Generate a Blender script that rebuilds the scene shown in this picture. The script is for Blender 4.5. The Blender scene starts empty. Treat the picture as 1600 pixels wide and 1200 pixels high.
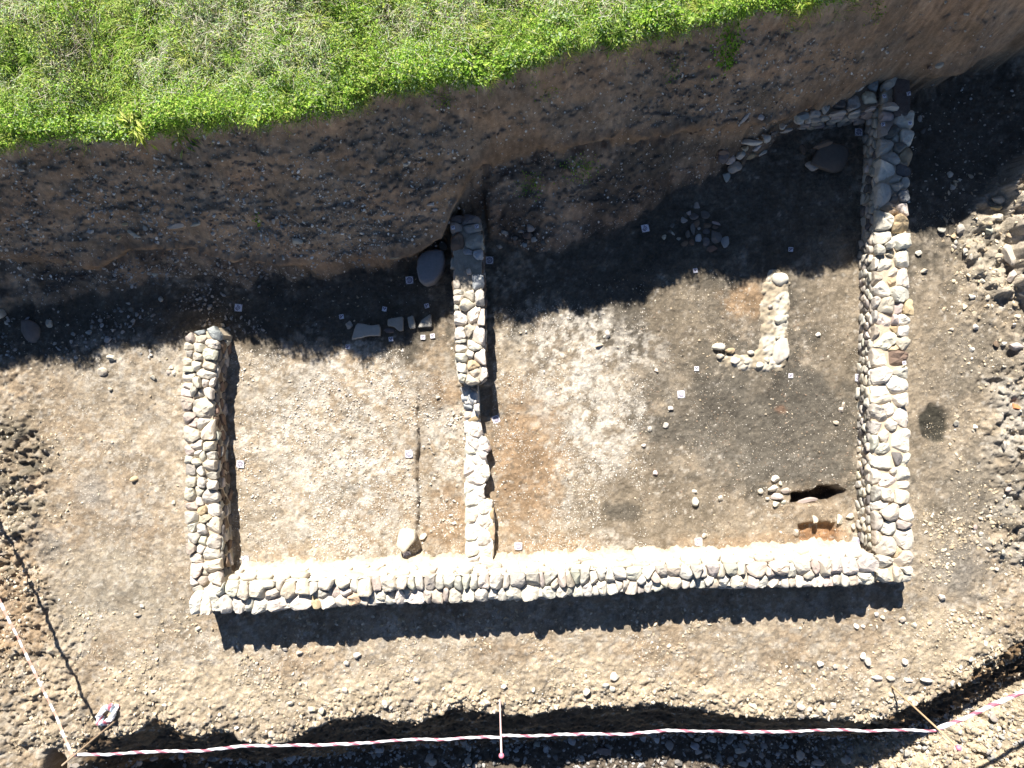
import bpy, math, random
import numpy as np

# ------------------------------------------------------------------ camera, sky, sun, exposure
SC = bpy.context.scene
COL = SC.collection
H = 10.81                        # drone height above the excavated floor; 100 photo pixels = 1 m on the floor
cam_d = bpy.data.cameras.new('camera'); cam = bpy.data.objects.new('camera', cam_d); COL.objects.link(cam)
cam_d.sensor_width = 36.0; cam_d.lens = 36.0 * H * 100 / 1600.0
cam_d.clip_end = 500.0
cam.location = (0, 0, H); cam.rotation_euler = (0, 0, 0)
SC.camera = cam

SUN = np.array([-0.30, 1.15, 1.0]); SUN = SUN / np.linalg.norm(SUN)
EL = math.asin(SUN[2]); AZ = math.atan2(SUN[0], SUN[1])
world = bpy.data.worlds.new('World'); SC.world = world; world.use_nodes = True
wn = world.node_tree.nodes; wl = world.node_tree.links
sky = wn.new('ShaderNodeTexSky'); sky.sky_type = 'NISHITA'; sky.sun_disc = False
sky.sun_elevation = EL; sky.sun_rotation = AZ
sky.air_density = 0.6; sky.dust_density = 0.0; sky.ozone_density = 3.0
wl.new(sky.outputs[0], wn['Background'].inputs[0]); wn['Background'].inputs[1].default_value = 0.05
sun_d = bpy.data.lights.new('sun', 'SUN'); sun_d.energy = 5.0; sun_d.angle = math.radians(0.53)
sun_d.color = (1.0, 0.948, 0.88)
sun = bpy.data.objects.new('sun', sun_d); COL.objects.link(sun)
from mathutils import Vector
sun.rotation_euler = Vector(SUN).to_track_quat('Z', 'Y').to_euler()
SC.view_settings.view_transform = 'Standard'; SC.view_settings.look = 'None'
SC.view_settings.gamma = 1.0; SC.view_settings.exposure = 1.3
SC.cycles.max_bounces = 6; SC.cycles.diffuse_bounces = 2; SC.cycles.transmission_bounces = 3

rng = np.random.default_rng(7)
random.seed(7)

# ------------------------------------------------------------------ helpers
def P(px, py, z=0.0):
    k = (1 - z / H) / 100.0
    return ((px - 800) * k, (600 - py) * k)

def _h(a, b, s):
    n = (a * 374761393 + b * 668265263 + s * 1442695041) & 0xffffffff
    n = ((n ^ (n >> 13)) * 1274126177) & 0xffffffff
    n = n ^ (n >> 16)
    return n / 4294967295.0

def vnoise(x, y, s):
    x = np.asarray(x, dtype=np.float64); y = np.asarray(y, dtype=np.float64)
    xi = np.floor(x).astype(np.int64); yi = np.floor(y).astype(np.int64)
    fx = x - xi; fy = y - yi
    fx = fx * fx * fx * (fx * (fx * 6 - 15) + 10); fy = fy * fy * fy * (fy * (fy * 6 - 15) + 10)
    a = _h(xi, yi, s); b = _h(xi + 1, yi, s); c = _h(xi, yi + 1, s); d = _h(xi + 1, yi + 1, s)
    return (a * (1 - fx) + b * fx) * (1 - fy) + (c * (1 - fx) + d * fx) * fy

def fbm(x, y, s, octv=4, gain=0.5):
    x = np.asarray(x, dtype=np.float64); y = np.asarray(y, dtype=np.float64)
    out = 0.0; amp = 1.0; tot = 0.0
    ca, sa = math.cos(0.6), math.sin(0.6)
    for i in range(octv):
        out = out + amp * vnoise(x, y, s + i * 17); tot += amp; amp *= gain
        x, y = (ca * x - sa * y) * 2.03 + 11.3, (sa * x + ca * y) * 2.03 + 5.7
    return out / tot

def sst(a, b, x):
    t = np.clip((x - a) / (b - a), 0, 1); return t * t * (3 - 2 * t)

def tag(o, label=None, cat=None, group=None, kind=None):
    if label: o['label'] = label
    if cat: o['category'] = cat
    if group: o['group'] = group
    if kind: o['kind'] = kind
    return o

def mesh_np(name, V, F, mat, parent=None, col=None, smooth=True):
    """F: (n,3) or (n,4) int array, or list of such arrays; col (nv,3)."""
    V = np.ascontiguousarray(V, dtype=np.float32)
    Fs = F if isinstance(F, list) else [F]
    Fs = [np.asarray(f, dtype=np.int32) for f in Fs if len(f)]
    me = bpy.data.meshes.new(name)
    nl = sum(f.size for f in Fs); nf = sum(len(f) for f in Fs)
    me.vertices.add(len(V)); me.vertices.foreach_set('co', V.ravel())
    me.loops.add(nl); me.polygons.add(nf)
    me.loops.foreach_set('vertex_index', np.concatenate([f.ravel() for f in Fs]).astype(np.int32))
    tot = np.concatenate([np.full(len(f), f.shape[1]) for f in Fs])
    st = np.concatenate([[0], np.cumsum(tot)[:-1]])
    me.polygons.foreach_set('loop_start', st.astype(np.int32))
    try: me.polygons.foreach_set('loop_total', tot.astype(np.int32))
    except Exception: pass
    me.polygons.foreach_set('use_smooth', np.full(nf, bool(smooth)))
    if col is not None:
        at = me.color_attributes.new('Col', 'FLOAT_COLOR', 'POINT')
        c4 = np.ones((len(V), 4), dtype=np.float32); c4[:, :3] = col
        at.data.foreach_set('color', c4.ravel())
    me.materials.append(mat); me.update(calc_edges=True)
    o = bpy.data.objects.new(name, me); COL.objects.link(o)
    if parent is not None: o.parent = parent
    return o

def empty(name, loc=(0, 0, 0)):
    o = bpy.data.objects.new(name, None); COL.objects.link(o); o.location = loc; return o

def mat_attr(name, rough=0.95, scale=40.0, bump=0.4, bdist=0.01, lo=0.72, hi=1.25, spec=0.15, scale2=150.0, trans=None, tint=None):
    m = bpy.data.materials.new(name); m.use_nodes = True
    nt = m.node_tree; n = nt.nodes; l = nt.links; bs = n['Principled BSDF']
    bs.inputs['Roughness'].default_value = rough; bs.inputs['Specular IOR Level'].default_value = spec
    at = n.new('ShaderNodeAttribute'); at.attribute_name = 'Col'
    geo = n.new('ShaderNodeTexCoord')
    n1 = n.new('ShaderNodeTexNoise'); n1.inputs['Scale'].default_value = scale; n1.inputs['Detail'].default_value = 5; n1.inputs['Roughness'].default_value = 0.65
    n2 = n.new('ShaderNodeTexNoise'); n2.inputs['Scale'].default_value = scale2; n2.inputs['Detail'].default_value = 3
    l.new(geo.outputs['Object'], n1.inputs['Vector']); l.new(geo.outputs['Object'], n2.inputs['Vector'])
    ad = n.new('ShaderNodeMath'); ad.operation = 'MULTIPLY_ADD'; ad.inputs[1].default_value = 0.6
    l.new(n1.outputs[0], ad.inputs[0])
    m2 = n.new('ShaderNodeMath'); m2.operation = 'MULTIPLY'; m2.inputs[1].default_value = 0.4
    l.new(n2.outputs[0], m2.inputs[0]); l.new(m2.outputs[0], ad.inputs[2])
    mr = n.new('ShaderNodeMapRange'); mr.inputs[1].default_value = 0.3; mr.inputs[2].default_value = 0.7
    mr.inputs[3].default_value = lo; mr.inputs[4].default_value = hi
    l.new(ad.outputs[0], mr.inputs[0])
    vm = n.new('ShaderNodeVectorMath'); vm.operation = 'SCALE'
    l.new(at.outputs['Color'], vm.inputs[0]); l.new(mr.outputs[0], vm.inputs['Scale'])
    l.new(vm.outputs[0], bs.inputs['Base Color'])
    if bump:
        bp = n.new('ShaderNodeBump'); bp.inputs['Strength'].default_value = bump; bp.inputs['Distance'].default_value = bdist
        l.new(ad.outputs[0], bp.inputs['Height']); l.new(bp.outputs[0], bs.inputs['Normal'])
    if trans:
        tr = n.new('ShaderNodeBsdfTranslucent'); l.new(vm.outputs[0], tr.inputs['Color'])
        mx = n.new('ShaderNodeMixShader'); mx.inputs[0].default_value = trans
        l.new(bs.outputs[0], mx.inputs[1]); l.new(tr.outputs[0], mx.inputs[2])
        l.new(mx.outputs[0], n['Material Output'].inputs['Surface'])
    return m

def mat_plain(name, col, rough=0.6, spec=0.3):
    m = bpy.data.materials.new(name); m.use_nodes = True
    nt = m.node_tree; n = nt.nodes; bs = n['Principled BSDF']
    bs.inputs['Roughness'].default_value = rough; bs.inputs['Specular IOR Level'].default_value = spec
    tc = n.new('ShaderNodeTexCoord'); nz = n.new('ShaderNodeTexNoise'); nz.inputs['Scale'].default_value = 35
    nt.links.new(tc.outputs['Object'], nz.inputs['Vector'])
    mx = n.new('ShaderNodeMix'); mx.data_type = 'RGBA'
    mx.inputs['A'].default_value = (col[0]*.82, col[1]*.82, col[2]*.82, 1); mx.inputs['B'].default_value = (min(col[0]*1.12, 1), min(col[1]*1.12, 1), min(col[2]*1.12, 1), 1)
    nt.links.new(nz.outputs[0], mx.inputs['Factor']); nt.links.new(mx.outputs['Result'], bs.inputs['Base Color'])
    return m

M_SOIL = mat_attr('soil', scale=30, bump=0.9, bdist=0.03, lo=0.62, hi=1.36, scale2=120)
M_BANK = mat_attr('bank_earth', scale=14, bump=0.7, bdist=0.03, lo=0.62, hi=1.4, scale2=90)
M_STONE = mat_attr('stone_surface', scale=16, bump=0.5, bdist=0.015, lo=0.80, hi=1.12, rough=0.85, scale2=80, spec=0.2)
M_GRAVEL = mat_attr('gravel_surface', scale=60, bump=0.3, bdist=0.004, lo=0.8, hi=1.15, rough=0.9)
M_MORTAR = mat_attr('mortar', scale=25, bump=0.6, bdist=0.02, lo=0.75, hi=1.2)
M_LEAF = mat_attr('leaf', scale=30, bump=0, lo=0.8, hi=1.2, rough=0.6, trans=0.35)
M_DRY = mat_attr('dry_stalk', scale=30, bump=0, lo=0.8, hi=1.2, rough=0.8)

# ------------------------------------------------------------------ terrain
def curve(pts):
    a = []
    for (px, py, z) in pts:
        x, y = P(px, py, z); a.append((x, y, z))
    a = np.array(sorted(a)); return a
def ev(c, x):
    return np.interp(x, c[:, 0], c[:, 1]), np.interp(x, c[:, 0], c[:, 2])

FZ = 2.4
_fzx = [-9e3, -100, 60, 200, 280, 390, 480, 570, 640, 720, 800, 900, 1000, 1060, 1110, 1180, 2e4]; _fzz = [2.05, 2.05, 2.08, 2.08, 2.2, 2.38, 2.34, 2.08, 2.16, 2.26, 2.36, 2.44, 2.48, 2.30, 2.38, 2.46, 2.46]
cA = curve([(a, b, float(np.interp(a, _fzx, _fzz))) for a, b in [(-400, 300), (-100, 240), (0, 224), (60, 218), (100, 208), (200, 210), (300, 197), (400, 190), (500, 174), (600, 146), (700, 132),
            (745, 124), (800, 112), (860, 86), (950, 62), (1050, 40), (1180, 14), (1300, -6), (1600, -70), (1800, -110), (2200, -190)]])
cB = curve([(-300, 430, .6), (-100, 415, .6), (0, 402, .6), (60, 400, .6), (140, 415, .55), (200, 388, .65), (300, 386, .65), (400, 408, .6), (460, 413, .55), (520, 408, .55), (560, 400, .5),
            (620, 402, .5), (660, 388, .5), (690, 366, .55), (704, 330, .75), (722, 290, .9), (740, 258, 1.0), (800, 236, 1.05), (840, 223, 1.1), (900, 227, 1.1), (960, 213, 1.1), (1060, 204, 1.1),
            (1110, 200, 1.05), (1160, 196, 1.0), (1200, 190, .95), (1250, 172, .9), (1290, 146, .95), (1340, 124, .95), (1390, 104, .9), (1430, 108, .8), (1480, 118, .7), (1520, 98, .7), (1600, 62, .7), (1800, -10, .7), (2200, -120, .7)])
cB2 = cB.copy(); cB2[:, 1] -= 0.045; cB2[:, 2] -= 0.22
cC = curve([(-300, 500, .02), (-100, 500, .02), (0, 490, .03), (100, 470, .05), (200, 445, .05), (300, 432, .04), (400, 440, .02), (500, 432, .02), (600, 420, .02), (650, 410, .02), (690, 395, .02),
            (700, 352, .02), (706, 336, .02), (757, 336, .02), (765, 378, .02), (800, 386, .02), (850, 390, .02), (900, 382, .02), (960, 354, .02), (1040, 306, .02), (1100, 284, .02), (1130, 266, .02),
            (1180, 240, .02), (1240, 204, .02), (1290, 180, .02), (1340, 152, .02), (1380, 124, .02), (1420, 134, .02), (1480, 138, .02), (1530, 112, .02), (1600, 74, .02), (1800, 0, .02), (2200, -100, .02)])
cD = curve([(-500, 1168, 0), (60, 1168, 0), (112, 1166, 0), (135, 1150, 0), (170, 1148, 0), (205, 1146, 0), (238, 1122, 0), (258, 1126, 0), (275, 1142, 0), (310, 1152, 0), (345, 1140, 0), (400, 1164, 0), (445, 1160, 0), (480, 1142, 0),
            (520, 1122, 0), (570, 1118, 0), (620, 1126, 0), (660, 1126, 0), (700, 1110, 0), (722, 1102, 0), (745, 1114, 0), (780, 1112, 0), (800, 1120, 0), (870, 1110, 0), (920, 1105, 0), (1000, 1100, 0),
            (1030, 1098, 0), (1080, 1106, 0), (1120, 1114, 0), (1200, 1122, 0), (1250, 1122, 0), (1300, 1122, 0), (1360, 1132, 0), (1400, 1114, 0), (1450, 1096, 0), (1500, 1070, 0), (1540, 1034, 0),
            (1600, 1000, 0), (1700, 950, 0), (1900, 900, 0), (2300, 860, 0)])
cE = curve([(-500, 1300, 0.05), (60, 1260, 0.03), (105, 1215, 0.0), (140, 1188, -1.05), (250, 1190, -1.25), (400, 1194, -1.4), (500, 1184, -1.42), (600, 1174, -1.42), (800, 1162, -1.42), (1000, 1152, -1.42), (1200, 1150, -1.4),
            (1300, 1152, -1.35), (1360, 1156, -1.3), (1450, 1134, -1.2), (1520, 1094, -1.05), (1600, 1052, -.98), (1700, 985, -.5), (1900, 930, -.5), (2300, 890, -.5)])
cF = curve([(-500, 1330, .1), (60, 1300, .05), (105, 1235, .02), (140, 1225, -1.1), (400, 1260, -1.45), (800, 1260, -1.45), (1200, 1250, -1.45), (1360, 1198, -1.35), (1450, 1176, -1.12), (1530, 1124, -.95), (1600, 1080, -.88), (1700, 1010, -.4), (1900, 960, -.35), (2300, 920, -.35)])
cG = curve([(-500, 1500, .15), (60, 1420, .1), (105, 1320, .05), (140, 1330, -1.1), (400, 1420, -1.45), (800, 1450, -1.45), (1200, 1420, -1.4), (1360, 1360, -1.2), (1450, 1330, -.85), (1530, 1310, -.62), (1600, 1290, -.5), (1700, 1270, -.4), (1900, 1240, -.3), (2300, 1200, -.2)])

def stretch(a, b, step, far, n):
    core = np.arange(a, b + step * .5, step)
    g = step * 1.5; out = []
    r = (far / step) ** (1.0 / n)
    d = 0; e = []
    s = step
    while d < far:
        s *= 1.35; d += s; e.append(d)
    e = np.array(e)
    return np.concatenate([(core[0] - e)[::-1], core, core[-1] + e])
GX = stretch(-9.0, 9.0, 0.02, 45, 20); GY = stretch(-7.1, 5.15, 0.02, 45, 20)
nx, ny = len(GX), len(GY)
XX, YY = np.meshgrid(GX, GY)            # [ny, nx]
wob = (fbm(GX * 2.3, GX * 0 + 3.1, 5, 4) - .5) * .16
wobs = (fbm(GX * 7, GX * 0 + 9.1, 15, 3) - .5) * .10
yA, zA = ev(cA, GX); yB, zB = ev(cB, GX); yB2, zB2 = ev(cB2, GX); yC, zC = ev(cC, GX)
yD, zD = ev(cD, GX); yE, zE = ev(cE, GX); yF, zF = ev(cF, GX); yG, zG = ev(cG, GX)
yA = yA + wob * 1.0 + wobs * 1.1 + .02; zA = zA + (fbm(GX * 2.3, GX * 0 + 7, 35, 4) - .5) * .26
yB = yB + wobs * .6; yB2 = yB2 + wobs * .6
yD = yD + wobs * .8; wobc = (fbm(GX * 4.1, GX * 0 + 2.2, 25, 4) - .5) * .34; yC = yC + wobc; yB = yB + wobc * .35; yB2 = yB2 + wobc * .35
Ys = [np.full(nx, 60.0), yA + 1.5, yA + .12, yA, yA - .10, yB, yB2, yC, yC - .25, yD + .25, yD, yE, yF, yG, np.full(nx, -60.0)]
Zs = [np.full(nx, 3.6), zA * .5 + FZ * .5 + .05, zA + .02, zA - .05, zA - .30, zB, zB2, zC, zC * 0, zD * 0, zD - .03, zE, zF, zG, zG]
Ys = np.array(Ys); Zs = np.array(Zs)
for k in range(1, len(Ys)): Ys[k] = np.minimum(Ys[k], Ys[k - 1] - 0.012)
ZZ = np.empty_like(XX)
for i in range(nx): ZZ[:, i] = np.interp(-GY, -Ys[:, i], Zs[:, i])
BY = YY + .75 * ZZ
# region index per vertex: 0 field, 1 bank, 2 ground, 3 trench
YAl = Ys[3][None, :]; YCl = Ys[7][None, :]; YDl = Ys[10][None, :]; YFl = Ys[12][None, :]
wb = sst(0.0, .12, YAl - YY) * sst(0.02, .2, YY - YCl)             # bank weight
wt = sst(0.0, .06, YDl - YY) * sst(110 / 100 - 8.0 + .05, 1.4 - 8.0, XX)     # trench weight
NZ1 = fbm(XX * 1.6, YY * 1.6, 21, 5); NZ2 = fbm(XX * 7, YY * 7, 31, 4); NZ3 = fbm(XX * 24, YY * 24, 41, 3)
strat = fbm(XX * 1.3, (BY - .3 * XX) * 3.6, 51, 4); BN1 = fbm(XX * 1.6, BY * 1.6, 22, 5); BN2 = fbm(XX * 7, BY * 7, 32, 4); BN3 = fbm(XX * 22, BY * 22, 42, 3)
ZZ += wb * ((BN1 - .5) * .26 + (strat - .5) * .07 + (BN2 - .5) * .06 + (BN3 - .5) * .04 + sst(.60, .66, fbm(XX * 9, BY * 9, 45, 3)) * .03)
rough = np.clip(sst(-3.6, -5.0, YY) + sst(-6.8, -7.6, XX) + sst(6.8, 7.6, XX), 0, 1)
pitn = fbm(XX * 12, YY * 12, 61, 3)
ZZ += (1 - wb) * (YY < YAl) * ((NZ1 - .5) * .05 + (NZ2 - .5) * (.022 + .045 * rough) + (NZ3 - .5) * (.020 + .018 * rough) + (fbm(XX * 21, YY * 21, 43, 2) > .66) * .008 * (1 + rough))
lipw = sst(.55, .05, YY - YDl) * (YY > YDl) * sst(-6.9, -6.5, XX)
ZZ += lipw * ((NZ2 - .45) * .08 + (NZ3 - .5) * .07)
ZZ += wt * ((NZ2 - .5) * (.10 + .12 * sst(5.2, 6.0, XX)) + (NZ3 - .5) * (.04 + .06 * sst(5.2, 6.0, XX)))
ZZ += (YY > YAl) * (NZ1 - .5) * .12

def polymask(poly_px, soft=.06, z=0.0, wob_amp=.05, wf=9.0, seed=71):
    """soft inside mask of a photo-pixel polygon laid on the plan."""
    pts = [P(a, b, z) for a, b in poly_px]
    xs = [p[0] for p in pts]; ys = [p[1] for p in pts]
    i0, i1 = np.searchsorted(GX, [min(xs) - .4, max(xs) + .4]); j0, j1 = np.searchsorted(GY, [min(ys) - .4, max(ys) + .4])
    x = XX[j0:j1, i0:i1] + (fbm(XX[j0:j1, i0:i1] * wf, YY[j0:j1, i0:i1] * wf, seed, 3) - .5) * 2 * wob_amp
    y = YY[j0:j1, i0:i1] + (fbm(XX[j0:j1, i0:i1] * wf, YY[j0:j1, i0:i1] * wf, seed + 99, 3) - .5) * 2 * wob_amp
    d = np.full(x.shape, 1e9); ins = np.zeros(x.shape, bool)
    for k in range(len(pts)):
        ax, ay = pts[k]; bx, by = pts[(k + 1) % len(pts)]
        dx, dy = bx - ax, by - ay
        t = np.clip(((x - ax) * dx + (y - ay) * dy) / (dx * dx + dy * dy + 1e-12), 0, 1)
        d = np.minimum(d, np.hypot(x - ax - t * dx, y - ay - t * dy))
        c = ((ay > y) != (by > y)) & (x < (bx - ax) * (y - ay) / ((by - ay) if abs(by - ay) > 1e-9 else 1e-9) + ax)
        ins ^= c
    sd = np.where(ins, d, -d)
    out = np.zeros_like(XX); out[j0:j1, i0:i1] = sst(-soft, soft, sd)
    return out

# shallow sondage strip in the left room: floor cut 9 cm lower east of the line
st = polymask([(652, 540), (730, 540), (730, 890), (652, 890)], .02, wob_amp=.045, wf=4)
st *= sst(P(0, 560)[1], P(0, 690)[1], YY)
ZZ -= np.clip(st, 0, 1.2) * .10 * (1 - polymask([(700, 540), (735, 540), (735, 890), (700, 890)], .15))
mid_e = polymask([(764, 640), (872, 640), (880, 720), (850, 800), (790, 830), (768, 830)], .22)
ZZ -= mid_e * .05
pit = polymask([(1238, 772), (1254, 771), (1272, 767), (1288, 761), (1308, 761), (1318, 768), (1314, 777), (1292, 787), (1268, 784), (1252, 788), (1240, 785)], .055, wob_amp=.03)
ZZ -= pit * .36
pit2 = polymask([(1250, 820), (1276, 816), (1305, 818), (1310, 850), (1252, 850)], .03, wob_amp=.03)
ZZ -= pit2 * .13
gap = polymask([(716, 604), (768, 604), (768, 655), (752, 640), (722, 640)], .03, wob_amp=.015)
ZZ -= gap * .05
dpatch = polymask([(1432, 656), (1455, 632), (1475, 640), (1484, 668), (1476, 690), (1444, 686)], .04, wob_amp=.06)
ZZ -= dpatch * .03
# rough spoil mound at the right edge
mound = polymask([(1640, 215), (1575, 262), (1556, 300), (1566, 340), (1572, 375), (1578, 430), (1594, 462), (1612, 500), (1700, 520), (1700, 220)], .05, wob_amp=.09, wf=5)
apron = polymask([(1600, 235), (1545, 285), (1520, 320), (1500, 360), (1512, 420), (1530, 455), (1575, 470), (1600, 480)], .12, wob_amp=.09, wf=6)
lump = fbm(XX * 4.5, YY * 6, 81, 4)
ridge = 1 - np.abs(fbm(XX * 3.2, YY * 8, 87, 4) - .5) * 4
ZZ += mound * (.26 + (lump - .5) * .4 + ridge * .09 + (NZ2 - .5) * .16 + (NZ3 - .5) * .06) + apron * (.08 + (lump - .5) * .2 + (NZ2 - .5) * .15)
apron2 = polymask([(1620, 500), (1560, 560), (1540, 660), (1560, 760), (1540, 850), (1640, 900), (1700, 700)], .2, wob_amp=.12, wf=5)
ZZ += apron2 * (.05 + (lump - .5) * .22 + (NZ2 - .5) * .12)
clod = polymask([(-40, 655), (60, 665), (75, 740), (60, 830), (20, 900), (-40, 900)], .1, wob_amp=.1)
ZZ += clod * ((NZ2 - .45) * .18 + (NZ3 - .5) * .08)
leftl = polymask([(-60, 870), (60, 880), (115, 990), (135, 1100), (100, 1175), (-60, 1180)], .1, wob_amp=.08)
ZZ += leftl * ((NZ2 - .5) * .12 + (NZ3 - .5) * .06)
# ---------------- soil colours (charcoal, clay, lime fragments, humus, plus shade painted into the floor by the bank)
def C(r, g, b): return np.array([r, g, b])
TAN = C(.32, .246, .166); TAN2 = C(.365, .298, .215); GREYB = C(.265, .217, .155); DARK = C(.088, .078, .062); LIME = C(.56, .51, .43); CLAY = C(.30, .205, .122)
BRN = C(.335, .236, .156); BRN_D = C(.245, .18, .126); BRN_O = C(.36, .24, .155); GREY = C(.30, .275, .235)
CC = np.empty(XX.shape + (3,))
def mixto(w, col):
    CC[:] = CC * (1 - w[..., None]) + np.asarray(col) * w[..., None]
CN = fbm(XX * .9, YY * .9, 101, 5); CN2 = fbm(XX * 3.1, YY * 3.1, 111, 5); CN3 = fbm(XX * 11, YY * 11, 121, 4)
CC[:] = TAN
mixto(sst(.40, .62, CN), TAN2); mixto(sst(.5, .72, CN2) * .6, GREYB); mixto(sst(.52, .68, CN3) * .45, LIME * .85)
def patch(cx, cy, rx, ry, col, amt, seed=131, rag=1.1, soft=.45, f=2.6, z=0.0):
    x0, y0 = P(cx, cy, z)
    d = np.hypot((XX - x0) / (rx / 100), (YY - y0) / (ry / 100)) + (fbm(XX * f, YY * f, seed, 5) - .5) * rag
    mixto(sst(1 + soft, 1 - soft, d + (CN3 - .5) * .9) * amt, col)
# general greyish soil east and far right, dark soil along the foot of the bank with bank shade painted in
patch(1490, 620, 130, 330, GREYB * 1.05, .8, 135); patch(1130, 640, 330, 260, GREYB, .75, 136)
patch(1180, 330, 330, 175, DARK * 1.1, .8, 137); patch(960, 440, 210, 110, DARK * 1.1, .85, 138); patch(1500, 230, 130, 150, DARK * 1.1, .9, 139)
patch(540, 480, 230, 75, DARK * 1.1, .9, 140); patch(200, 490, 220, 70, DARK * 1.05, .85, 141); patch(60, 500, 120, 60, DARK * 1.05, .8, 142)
# burnt, charcoal-rich soil round the hearth
patch(1210, 660, 150, 95, DARK * 1.1, .85, 143, rag=2.6); patch(1130, 640, 130, 80, DARK * 1.4, .65, 144, rag=2.2); patch(1290, 620, 80, 120, DARK * 1.2, .7, 145, rag=2.0)
patch(1060, 500, 60, 70, GREYB * .8, .8, 146, rag=1.4); patch(1320, 470, 50, 120, GREYB * .9, .8, 147); patch(1250, 730, 110, 45, DARK * 1.7, .7, 148, rag=1.8)
patch(1010, 790, 110, 60, GREYB * .8, .75, 149, rag=1.6); patch(970, 800, 28, 14, DARK, .8, 150); patch(1160, 560, 90, 26, DARK * 1.3, .7, 151)
patch(1540, 560, 70, 60, DARK * 1.8, .6, 152, rag=1.6); patch(1520, 770, 80, 60, DARK * 1.9, .65, 153, rag=1.7); patch(1500, 890, 60, 40, GREY * .6, .7, 154, rag=1.5)
patch(1220, 640, 8, 6, C(.24, .13, .08), .5, 156)
# pale lime and mortar spreads
limeN = np.clip(sst(.45, .62, fbm(XX * 11, YY * 11, 161, 5, .65)) * .75 + sst(.5, .7, fbm(XX * 4, YY * 4, 165, 5, .6)) * .5, 0, 1)
def limespread(cx, cy, rx, ry, amt, seed):
    x0, y0 = P(cx, cy)
    d = np.hypot((XX - x0) / (rx / 100), (YY - y0) / (ry / 100)) + (fbm(XX * 2.2, YY * 2.2, seed, 4) - .5) * 1.2
    mixto(sst(1.3, .6, d) * limeN * amt, LIME)
limespread(520, 660, 135, 115, 1.0, 171); limespread(560, 780, 125, 95, .9, 172); limespread(470, 830, 80, 50, .5, 173); limespread(900, 600, 95, 115, 1.0, 174); limespread(950, 680, 55, 65, 1.0, 175)
limespread(860, 760, 40, 50, .8, 176); limespread(900, 530, 110, 40, .8, 177); limespread(1000, 540, 40, 40, .6, 178); limespread(690, 690, 40, 50, .8, 179); limespread(690, 800, 30, 40, .7, 180)
limespread(940, 845, 40, 14, .9, 181); limespread(280, 640, 40, 60, .5, 182); limespread(210, 560, 110, 40, .5, 183); limespread(690, 980, 120, 24, .45, 184); limespread(210, 790, 40, 50, .55, 185)
# brick-orange clay
patch(818, 720, 56, 104, CLAY, .95, 191, rag=.7); patch(700, 820, 36, 50, CLAY * .95, .8, 192, rag=.8); patch(690, 610, 30, 26, CLAY * .9, .55, 193); patch(1162, 470, 32, 26, CLAY * 1.0, .85, 194, rag=.6)
patch(1280, 835, 36, 20, C(.36, .20, .10), .9, 195, rag=.5); patch(1260, 800, 80, 36, TAN * .95, .7, 196); patch(880, 850, 60, 16, CLAY * 1.1, .5, 197); patch(1200, 850, 110, 16, CLAY * 1.1, .5, 198)
patch(30, 960, 50, 70, CLAY * 1.05, .7, 199); patch(470, 1030, 60, 40, CLAY * 1.05, .35, 200); patch(1090, 1060, 40, 14, CLAY * 1.1, .6, 201)
patch(145, 770, 26, 30, GREY * .85, .7, 202, rag=.8); patch(80, 850, 20, 22, GREY * .8, .6, 203); patch(30, 700, 50, 50, GREYB * .8, .6, 204)
patch(180, 930, 110, 70, C(.35, .315, .245), .5, 205); patch(700, 1080, 70, 30, C(.47, .385, .275), .8, 206)
for (a, b, c_, d_) in [(260, 1080, 160, 40), (520, 1090, 140, 30), (900, 1070, 180, 40), (1200, 1090, 150, 30), (1480, 1010, 90, 60)]:
    patch(a, b, c_, d_, C(.44, .362, .255), .7, 207 + a, rag=1.3)
# dark moist dug patch right of the right wall
mixto(dpatch, C(.055, .05, .038))
mixto(apron * .8, C(.40, .35, .27)); mixto(mound * .95, C(.50, .43, .34)); mixto(apron2 * sst(.45, .6, CN2) * .8, C(.34, .31, .26))
mixto(clod * sst(.48, .6, CN2) * .8, C(.16, .14, .105))
mixto(pit, C(.12, .085, .055)); mixto(pit2 * .8, C(.34, .19, .095))
# the bank: brown loam with darker humus lenses and rusty seams
bc = BRN[None, None] * np.ones(XX.shape + (3,))
def bm(w, col): bc[:] = bc * (1 - w[..., None]) + np.asarray(col) * w[..., None]
bm(sst(.47, .62, strat) * .7, BRN_D); bm(sst(.58, .7, fbm(XX * 1.8, (BY - .3 * XX) * 3, 221, 4)) * .75, BRN_O)
bm(sst(.5, .66, fbm(XX * 1.2, BY * 1.6, 231, 4)) * .55, C(.17, .15, .12)); CB3 = fbm(XX * 10, BY * 10, 122, 4); bm(sst(.52, .66, CB3) * .5, C(.27, .21, .155)); bm(sst(.44, .34, CB3) * .4, BRN_D * .8)
bm(sst(5.2, 6.2, XX) * sst(.4, .6, CN2) * .8, C(.25, .17, .105))
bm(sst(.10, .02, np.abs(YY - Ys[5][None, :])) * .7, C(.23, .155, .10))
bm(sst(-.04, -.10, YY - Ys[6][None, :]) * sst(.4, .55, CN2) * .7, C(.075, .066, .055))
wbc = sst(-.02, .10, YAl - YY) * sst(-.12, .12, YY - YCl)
CC[:] = CC * (1 - wbc[..., None]) + bc * wbc[..., None]
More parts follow.
